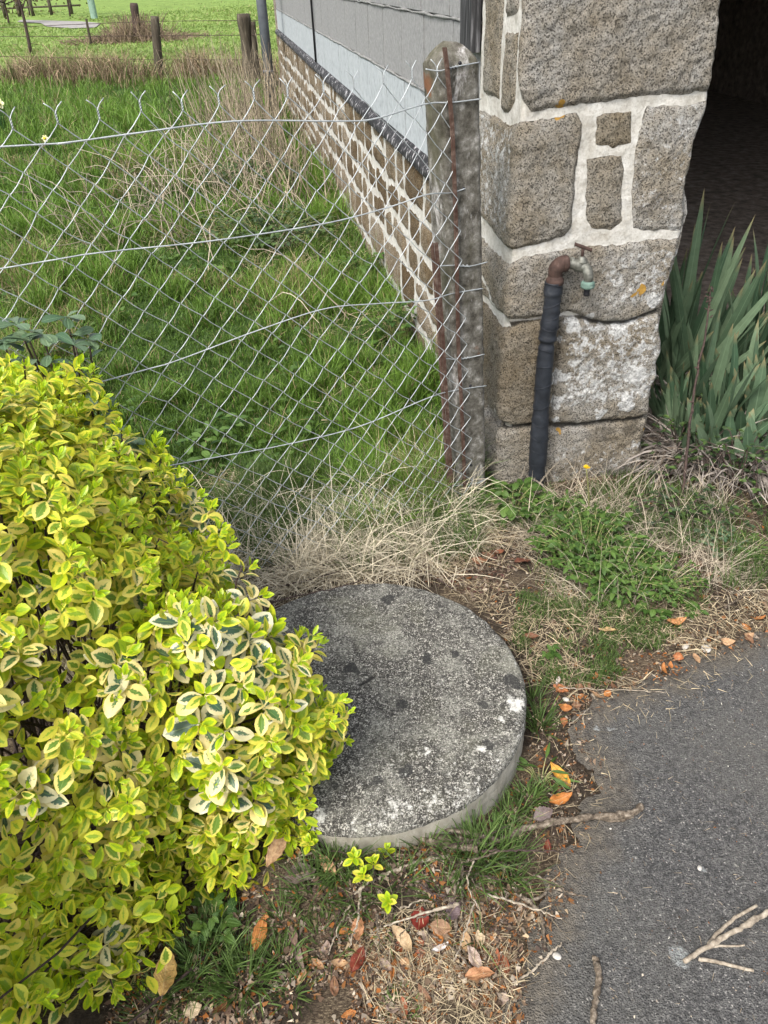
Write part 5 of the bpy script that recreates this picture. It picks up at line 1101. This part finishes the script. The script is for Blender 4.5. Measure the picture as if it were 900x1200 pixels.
twig('long gnarled branch lying from the slab front across the tarmac edge', [(470, 985), (545, 992), (585, 985), (625, 968), (690, 958), (735, 955), (752, 945)], .007, .0095, .024, [([(700, 958, .018), (722, 962, .016), (742, 958, .014)], .006, .003), ([(585, 985, .03), (540, 975, .05), (490, 968, .06)], .006, .004)], seed=1)
twig('thick brown stick running left from under the slab front', [(560, 995), (520, 990), (480, 980), (440, 975), (405, 985)], .009, .005, .055, seed=2)
twig('pale slanting stick at the left of the twig heap below the slab', [(525, 1002), (480, 1015), (440, 1030), (415, 1048)], .005, .003, .06, mat='bark_pale', seed=3)
twig('thin pale stem under the slanting stick in the twig heap', [(515, 985), (470, 992), (430, 1000), (390, 1012)], .003, .0015, .03, mat='bark_pale', seed=4)
twig('short vertical dark stub standing in the twig heap', [(532, 1030), (533, 1060), (535, 1090)], .005, .004, .02, seed=5)
twig('second dark stub beside the first in the twig heap', [(540, 1015), (541, 1045), (541, 1085)], .005, .0045, .015, seed=15)
twig('broken dark fork of wood where the tarmac meets the litter', [(612, 1052), (630, 1066), (636, 1085), (638, 1112)], .005, .003, .014, [([(618, 1056, .012), (632, 1052, .014), (640, 1045, .012)], .004, .003), ([(622, 1060, .012), (636, 1070, .01), (647, 1080, .01)], .004, .003)], seed=6)
twig('thin curved twig on the tarmac right of the grass tuft', [(625, 1025), (645, 1032), (665, 1048), (688, 1053)], .0028, .0018, .012, seed=7)
twig('straight grey twig slanting over the lower tarmac edge', [(600, 1157), (625, 1138), (645, 1120), (658, 1108)], .0028, .0026, .010, seed=8, mat='bark_pale')
twig('thick brown cut stick lying at the bottom edge on the tarmac', [(697, 1126), (701, 1150), (696, 1180), (694, 1230)], .0075, .006, .012, seed=9)
twig('forked pale dry branch lying on the tarmac at the right edge', [(800, 1130), (835, 1108), (870, 1088), (905, 1070), (960, 1050)], .0055, .0075, .014, [([(830, 1108, .014), (845, 1090, .016), (865, 1073, .02), (887, 1061, .022)], .004, .003), ([(818, 1125, .012), (850, 1132, .010), (882, 1140, .009)], .004, .003), ([(836, 1110, .012), (855, 1110, .012), (872, 1109, .011)], .0025, .0018)], seed=10, mat='bark_pale')
twig('long dark twig lying behind the slab in the dead grass', [(290, 665), (360, 664), (420, 663), (490, 668), (530, 690)], .0045, .0025, .03, [([(360, 664, .03), (400, 655, .05), (450, 640, .05)], .003, .0015), ([(310, 690, .03), (360, 680, .05), (400, 668, .05)], .003, .0015)], seed=11, mat='bark_dark')
twig('thin dark twigs at the back rim of the slab next to the bush', [(290, 715), (340, 700), (390, 690), (430, 678)], .003, .0015, .15, seed=12, mat='bark_dark')
twig('pale straight straw-like twig along the tarmac edge', [(655, 806), (720, 809), (780, 812)], .0016, .0012, .016, seed=13, mat='bark_pale')
twig('thin grey twig bent over the litter at the right edge of the verge', [(850, 712), (868, 700), (882, 686), (900, 676)], .003, .002, .02, seed=14)
twig('thin upright dry stem crossing the twig heap under the slab', [(490, 985), (493, 1030), (497, 1060), (502, 1105)], .0018, .0012, .03, seed=16)
twig('slanting thin dark twig over the dead leaves at the bottom', [(478, 1080), (505, 1095), (530, 1110), (552, 1135)], .0028, .0022, .02, seed=17)
twig('short pale stick on the litter beside the lower right rim', [(667, 850), (690, 830)], .0016, .0012, .02, seed=18, mat='bark_pale')
twig('thin twig lying at the tip of the largest orange leaf by the slab', [(480, 1000), (500, 1005), (540, 1020), (575, 1055)], .003, .002, .035, seed=19)
twig('pale thin stalk resting on the soil under the yellow bush', [(285, 1190), (320, 1160), (345, 1145)], .0014, .001, .014, seed=20, mat='bark_pale')

rt_ = np.random.default_rng(12)
for i_ in range(30):
    x, y = rt_.uniform(400, 570), rt_.uniform(985, 1075); a = rt_.choice([rt_.uniform(-.6, .5), rt_.uniform(1.2, 2.8)]); l_ = rt_.uniform(35, 105); dx_, dy_ = math.cos(a)*l_, math.sin(a)*l_*.8
    twig('small broken twig in the tangle of sticks below the slab', [(x, y), (x+dx_*.5+rt_.normal(0, 5), y+dy_*.5+rt_.normal(0, 5)), (x+dx_, y+dy_)], rt_.uniform(.0018, .0046), .0012, rt_.uniform(.02, .075), mat=['bark', 'bark_pale', 'bark_dark'][i_ % 3], seed=40+i_)
for o in bpy.data.objects:
    if o.get('label') == 'small broken twig in the tangle of sticks below the slab': o['group'] = 'twigs tangled below the slab'
# ------------------------------------------------------------------ fallen leaves
def dead(label, x, y, L, W, ang, colr, curl=.5, fold=.3, tilt=0., seed=0, group=None, zup=.008):
    L *= 1.42; W *= 1.38; colr = tuple(c_*1.12 for c_ in colr)
    r = np.random.default_rng(seed); b = on(x, y, zup); e = b+A_([math.cos(ang), math.sin(ang), 0])*L
    nv, nu = 17, 9; v = np.linspace(0, 1, nv); u = np.linspace(-1, 1, nu); vv, uu = np.meshgrid(v, u, indexing='ij'); wv = np.sin(np.pi*np.clip(vv, .02, .985)**.9)**.8
    wv = wv*(1+.08*np.sin(vv*31+seed)*np.abs(uu)); x_ = (vv-.5)*L; y_ = uu*W*.5*wv
    z_ = fold*np.abs(y_)+curl*((vv-.5)**2)*L+(vnoise(np.c_[(vv*4).ravel()+seed, (uu*2).ravel()]).reshape(vv.shape)-.5)*L*.12
    ca, sa = math.cos(ang), math.sin(ang); t_ = tilt; Pz = z_*math.cos(t_)+y_*math.sin(t_); y2 = y_*math.cos(t_)-z_*math.sin(t_)
    V = np.stack([b[0]+x_*ca-y2*sa, b[1]+x_*sa+y2*ca, Pz], -1).reshape(-1, 3); V[:, 2] += b[2]-V[:, 2].min()-.002
    n0 = len(V); V = np.concatenate([V, V+A_([0, 0, -.0007])]); i, j = np.meshgrid(np.arange(nv-1), np.arange(nu-1), indexing='ij'); q = (i*nu+j).ravel(); f = np.c_[q, q+1, q+nu+1, q+nu]
    cc = np.broadcast_to(A_(colr), (len(V), 3))*(.8+.4*fbm(V*60+seed)[:, None]); lu = np.abs(np.concatenate([uu.ravel()]*2)); lv = np.concatenate([vv.ravel()]*2)
    o = mesh('fallen_leaf', V-A_([*b[:2], 0]), [f, f[:, ::-1]+n0], M['dead'], None, data=cc, extra={'lu': lu, 'lv': lv}); o.location = (b[0], b[1], 0); tagit(o, label, 'leaf', group)
    mb = MB(); a0 = V[(nu//2)]; a1 = a0-A_([ca, sa, 0])*L*.16-A_([0, 0, .001]); addt(mb, [a0-A_([*b[:2], 0]), a1-A_([*b[:2], 0])], .0009, 5); st_ = mb.build('stalk', M['bark'], None); st_.parent = o
OR, TN, BR, RD, YL, GY, DK = (.48, .20, .06), (.46, .30, .17), (.22, .12, .07), (.17, .035, .02), (.68, .40, .08), (.32, .25, .21), (.10, .06, .045)
LV = [('large mottled yellow and purple dead leaf hanging under the bottom edge of the bush', 200, 1152, .060, .029, 1.62, (.50, .33, .12), 51), ('orange-brown upright dead leaf in the grass below the bush', 306, 1100, .048, .020, 1.4, OR, 52),
 ('pale brown twisted leaf under the right tip of the bush', 332, 1025, .062, .022, 1.15, TN, 53), ('crumpled grey-brown leaf beside the small variegated sprig', 356, 1046, .045, .035, .2, (.16, .13, .115), 54),
 ('tan leaf lying under the variegated sprig', 388, 1036, .04, .016, -.9, TN, 55), ('thin brown leaf on the grass left of the orange upright leaf', 277, 1087, .035, .016, -1.1, (.30, .22, .16), 56),
 ('pointed tan leaf above the dark red leaf', 421, 1098, .034, .018, 1.5, (.50, .26, .14), 57), ('glossy dark red leaf in the litter below the twig heap', 420, 1130, .036, .018, 1.1, RD, 58),
 ('rounded dark red leaf touching the twig heap', 492, 1087, .032, .026, 1.4, (.20, .03, .02), 59), ('long beige leaf curled beside the litter straw at bottom', 475, 1108, .042, .018, -1.0, (.48, .36, .22), 60),
 ('brown folded leaf right of the rounded dark red one', 517, 1093, .03, .02, -.2, (.32, .2, .12), 61), ('oval light tan leaf standing right under the twig heap', 546, 1108, .028, .014, 1.5, (.52, .36, .2), 62),
 ('pale cream leaf right of the oval tan leaf', 562, 1102, .020, .014, 1.8, (.6, .48, .32), 63), ('long pale pink-brown leaf below the oval tan leaf', 556, 1130, .042, .016, -1.2, (.50, .40, .33), 64),
 ('bright orange-brown curved leaf at the lower litter edge', 562, 1148, .040, .018, .1, (.46, .24, .12), 65), ('big orange-yellow leaf standing by the slab at the tarmac edge', 656, 912, .052, .020, 2.0, (.72, .38, .06), 66),
 ('orange-brown leaf lying under the big orange-yellow one', 656, 940, .042, .020, .35, (.50, .20, .05), 67), ('crumpled grey leaf next to the orange pair of leaves', 636, 958, .035, .024, .4, (.22, .18, .17), 68),
 ('flat orange leaf at the right end of the verge near the tarmac', 790, 737, .040, .020, .1, (.50, .24, .10), 69), ('light tan leaf on the straw between slab and tarmac', 712, 743, .038, .016, -.1, (.56, .40, .20), 70),
 ('tall light brown leaf standing behind the slab near the bush', 323, 645, .040, .026, 1.5, (.42, .25, .13), 71), ('orange-brown crumpled leaf in the dead grass behind the slab', 400, 630, .045, .03, .3, (.42, .22, .10), 72),
 ('round reddish-brown leaf on the straw left of the green weeds', 584, 652, .030, .022, .2, (.26, .10, .055), 73), ('flat brown leaf left of the round reddish-brown one', 562, 660, .036, .02, -.2, (.32, .14, .07), 74),
 ('dark brown leaf just right of the round reddish-brown one', 612, 662, .036, .022, .1, (.15, .06, .04), 75), ('dark purplish crumpled leaf behind the slab rim at top', 530, 648, .04, .03, .5, (.12, .07, .06), 76),
 ('dark purple-brown folded leaf left of the pale stone behind the slab', 505, 652, .035, .03, 2.2, (.13, .06, .06), 77), ('brown leaf half buried under the upright sprout by the slab', 622, 748, .03, .014, -.2, (.2, .09, .05), 78),
 ('small dark red leaf on the tarmac below the long branch', 641, 994, .022, .012, 1.4, RD, 79), ('white papery leaf scrap at the litter edge of the tarmac', 654, 803, .022, .010, 1.2, (.62, .58, .54), 80),
 ('pale beige round leaf at the very bottom left', 227, 1186, .024, .020, .4, (.62, .50, .34), 81), ('reddish brown leaf beside the pale round leaf at the bottom', 262, 1187, .024, .016, .8, (.22, .09, .05), 82),
 ('brown oval leaf under the bush left of the mottled leaf', 160, 1132, .034, .018, .0, (.28, .2, .14), 83), ('long dark brown leaf flat on the soil under the bush', 345, 1105, .03, .012, -1.3, (.22, .15, .12), 84),
 ('grey curled leaf strip left of the dark red leaf', 350, 1128, .045, .010, -1.3, (.36, .28, .24), 85), ('whitish leaf shred lying across the twig heap foot', 516, 1116, .025, .008, .4, (.62, .58, .55), 86),
 ('dull brown leaf in the brambles under the irises', 815, 665, .034, .02, .3, (.18, .11, .07), 87), ('brown leaf in the grass beneath the bramble at right', 838, 648, .03, .018, -.4, (.24, .15, .10), 88),
 ('red-brown leaf curled at the foot of the concrete post', 540, 596, .04, .02, 1.8, (.24, .09, .05), 89), ('purple-grey crumpled leaf on the soil beside the brown folded leaf', 530, 1075, .03, .022, .8, (.15, .11, .115), 90)]
for lb, x, y, L_, W_, an_, cc, sdn in LV: dead(lb, x, y, L_, W_, an_, cc, curl=rng.uniform(-.1, 1.1), fold=rng.uniform(.05, .45), tilt=rng.normal(0, .25), seed=sdn, zup=.045 if sdn in (51, 53) else .014)
# leaves nothing tells apart
k_ = 0
for poly, n_, cols, lb, gp in [(zone([(310, 630), (590, 640), (580, 670), (480, 668), (330, 680)]), 16, [BR, DK, (.16, .08, .07), (.25, .13, .08)], 'small crumpled dark leaf in the dead grass behind the slab', 'dark dead leaves behind the slab'),
                              (zone([(650, 800), (760, 790), (850, 745), (900, 720), (900, 745), (720, 815), (680, 850), (660, 850)]), 20, [OR, BR, (.38, .15, .06), TN], 'small orange-brown leaf scrap along the tarmac edge', 'leaf scraps along the tarmac edge'),
                              (zone([(400, 1100), (590, 1090), (600, 1190), (400, 1200), (300, 1150)]), 24, [TN, BR, OR, GY, (.3, .1, .05)], 'small brown dead leaf in the litter at the bottom', 'dead leaves in the bottom litter')]:
    n_ = int(n_*1.35); P = rand_in(poly, n_*6)[:n_]
    P = P[(np.hypot(*(P-mc).T) > mr+.03)]
    for p in P:
        v = A_([p[0], p[1], 0])-A_([0, 0, H]); w_ = v@fw; dead(lb, 450+F*(v@RT)/w_, 600-F*(v@UP)/w_, rng.uniform(.014, .030), rng.uniform(.009, .016), rng.uniform(0, 6.28), cols[k_ % len(cols)], curl=rng.uniform(0, 1.5), fold=rng.uniform(.1, .6), tilt=rng.normal(0, .4), seed=200+k_, group=gp); k_ += 1
# small stones
def pebble(label, x, y, r0, flat, mat, seed):
    b = on(x, y); r = np.random.default_rng(seed); V, Fq = lathe((0, 0, 0), (0, 0, 1), [(.05, -1), (.6, -.85), (.95, -.35), (1., .1), (.8, .6), (.45, .9), (.05, 1.)], 16); V = V*(1+(fbm(V*1.7+seed)-.5)[:, None]*.7)*A_([r0, r0*r.uniform(.6, .9), r0*flat]); a = r.uniform(0, 3); V = V@A_([[math.cos(a), math.sin(a), 0], [-math.sin(a), math.cos(a), 0], [0, 0, 1]])
    o = mesh('pebble', V, Fq, M[mat]); o.location = (b[0], b[1], b[2]+r0*flat*.5); tagit(o, label, 'stone')
pebble('flat pale green mossy stone lying behind the slab', 520, 664, .024, .35, 'moss', 1)
pebble('small white pebble on the litter above the tarmac corner', 826, 749, .007, .5, 'pebble', 2)
pebble('pale flat pebble at the tarmac edge right of the straw', 803, 757, .013, .3, 'pebble', 3)
pebble('whitish flat stone near the tarmac edge below the orange leaf', 826, 765, .014, .25, 'pebble', 4)
pebble('white stone chip on the litter beside the slab', 663, 820, .008, .6, 'pebble', 5)
pebble('tiny grey pebble on the tarmac below the long branch', 818, 1022, .006, .5, 'pebble', 6)
pebble('pinkish pale lump of debris on the tarmac near the slanting grey twig', 652, 1125, .009, .3, 'pebble', 7)

# ------------------------------------------------------------------ the field fence and what is beyond
wf = thing('wire_fence', 'old post and wire stock fence across the end of the grass', 'fence', (-2.0, 16.2, 0))
def fpost(x, ytop, ybot, dist, w, name='post', parent=wf, tilt=0):
    r1 = ray(x, ybot); t1 = dist/r1[1]; a = A_([0, 0, H])+r1*t1; r2_ = ray(x+tilt, ytop); t2 = dist/r2_[1]; e = A_([0, 0, H])+r2_*t2; a = A_([a[0], a[1], 0.])
    mb = MB(); c = curve([a, (a+e)/2, e], 12); rr_ = w*(1+.25*(vnoise(np.c_[np.arange(12)*.8, np.full(12, x)])-.5)); addt(mb, c, rr_, 8); return mb.build(name, M['wood'], parent), a, e
_, a1, e1 = fpost(188, 19, 95, 16.4, .075, tilt=-7); _, a2, e2 = fpost(294, 16, 98, 14.5, .10, tilt=-9); fpost(302, 25, 98, 14.5, .05, tilt=-6)
fpost(-60, 40, 110, 16.8, .07)
for yl, yr, yy in ((66, 70, 70), (43, 42, 41), (32, 25, 24)):
    P = []
    for x, y, dd_ in ((-120, yl, 17), (0, yl, 16.9), (90, (yl+yr)/2, 16.7), (184, yr, 16.4), (292, yy, 14.5), (310, yy-1, 14.3)):
        r1 = ray(x, y); P.append(A_([0, 0, H])+r1*(dd_/r1[1]))
    mb = MB(); addt(mb, curve(P, 30), .005, 5); mb.build('wire', M['bark_dark'], wf)
# heap with a dead stump out in the field
hb = G(155, 38); hb = hb*(27/hb[1]); hb[2] = 0
o = thing('scrub_heap', 'brown scrub heap with a dark broken stump in the field', 'scrub', tuple(hb)); rr_ = np.random.default_rng(2); mb = MB()
for i_ in range(900):
    p = hb+A_([rr_.normal(0, 1.0), rr_.normal(0, .6), 0]); hh_ = rr_.uniform(.1, .7)*math.exp(-((p[0]-hb[0]-.1)/.9)**2)+.1; e = p+A_([rr_.normal(0, .25), rr_.normal(0, .2), hh_]); tn = A_([.27, .20, .14])*rr_.uniform(.4, 1.5); addt(mb, [p, (p+e)/2+rr_.normal(0, .05, 3), e], [.012, .009, .006], 3, D=(*tn,), cap=False)
mb.build('brush', M['straw'], o)
mb = MB(); sb = hb+A_([.15, .1, 0]); addt(mb, curve([sb, sb+A_([0, 0, .5]), sb+A_([.03, 0, .95])], 10), [.16, .15, .13, .12, .12, .11, .11, .12, .12, .1], 10); mb.build('stump', M['bark_dark'], o)
# pale farm track
e = [(24, 23), (60, 24), (95, 25), (118, 27), (112, 32), (85, 33), (55, 31), (48, 27), (20, 25.5)]
tr = A_([G(x, y, .03) for x, y in e]); mesh('farm_track', tr, [A_([list(range(len(tr)))])], M['track'])['kind'] = 'structure'
# rail fence and small trees by the track
rf_ = thing('rail_fence', 'low wooden rail fence beside the pale farm track', 'fence', tuple(G(60, 20)*A_([1, 1, 0]))); yb = 50.
def far(x, y, d): r1 = ray(x, y); return A_([0, 0, H])+r1*(d/r1[1])
for x in (5, 22, 38, 60, 84): 
    a = far(x, 14, yb); a[2] = 0; mb = MB(); addt(mb, [a, a+A_([0, 0, 1.1])], .09, 6); mb.build('post', M['wood'], rf_)
for z in (.45, .95):
    a, b2 = far(-10, 14, yb), far(95, 14, yb); a[2] = b2[2] = z; mb = MB(); addt(mb, [a, b2], .05, 6); mb.build('rail', M['wood'], rf_)
def small_tree(label, x, d, h, seed, guard=False, crown=1.2):
    r = np.random.default_rng(seed); b = far(x, 18, d); b[2] = 0; o = thing('young_tree', label, 'tree', tuple(b)); mb = MB(); addt(mb, curve([b, b+A_([.05, 0, h*.5]), b+A_([0, 0, h])], 8), np.linspace(.05, .02, 8), 7)
    for i_ in range(14):
        p = b+A_([0, 0, h*r.uniform(.45, 1)]); e = p+A_([r.normal(0, crown*.5), r.normal(0, crown*.5), r.uniform(.2, .9)]); addt(mb, [p, (p+e)/2, e], [.03, .02, .01], 5)
    mb.build('trunk', M['bark_dark'], o); m = 700; Pc = b+A_([0, 0, h])+r.normal(0, 1, (m, 3))*A_([crown*.55, crown*.5, crown*.45])
    V, Fq, D = leaves(Pc, r.normal(size=(m, 3)), r.normal(size=(m, 3)), .14, .08, .1, .3, np.c_[r.random(m), r.random(m)], 'ell', True); mesh('crown', V, Fq, M['hedge'], o, data=D)
    if guard:
        V, Fq = lathe(b, (0, 0, 1), [(.16, 0), (.16, 1.0)], 10); mesh('tree_guard', V, Fq[:1], M['mesh_green'], o)
small_tree('bare young tree with a green guard near the track end', 110, 44, 2.2, 1, True)
small_tree('small brown-leaved tree beside the rail fence', 82, 47, 2.0, 2)
small_tree('reddish brown bushy tree at the top left corner', 8, 42, 1.7, 3, False, 1.8)
small_tree('dark bushy tree right of the corner tree', 35, 52, 1.6, 4, False, 1.5)
small_tree('leaning bare sapling in front of the track', 25, 24, 1.9, 5, False, .3)
st_, a3, e3 = fpost(104, 22, 40, 26, .035, 'stake', None, tilt=-3); tagit(st_, 'thin slanting stake in the field left of the scrub heap', 'stake')
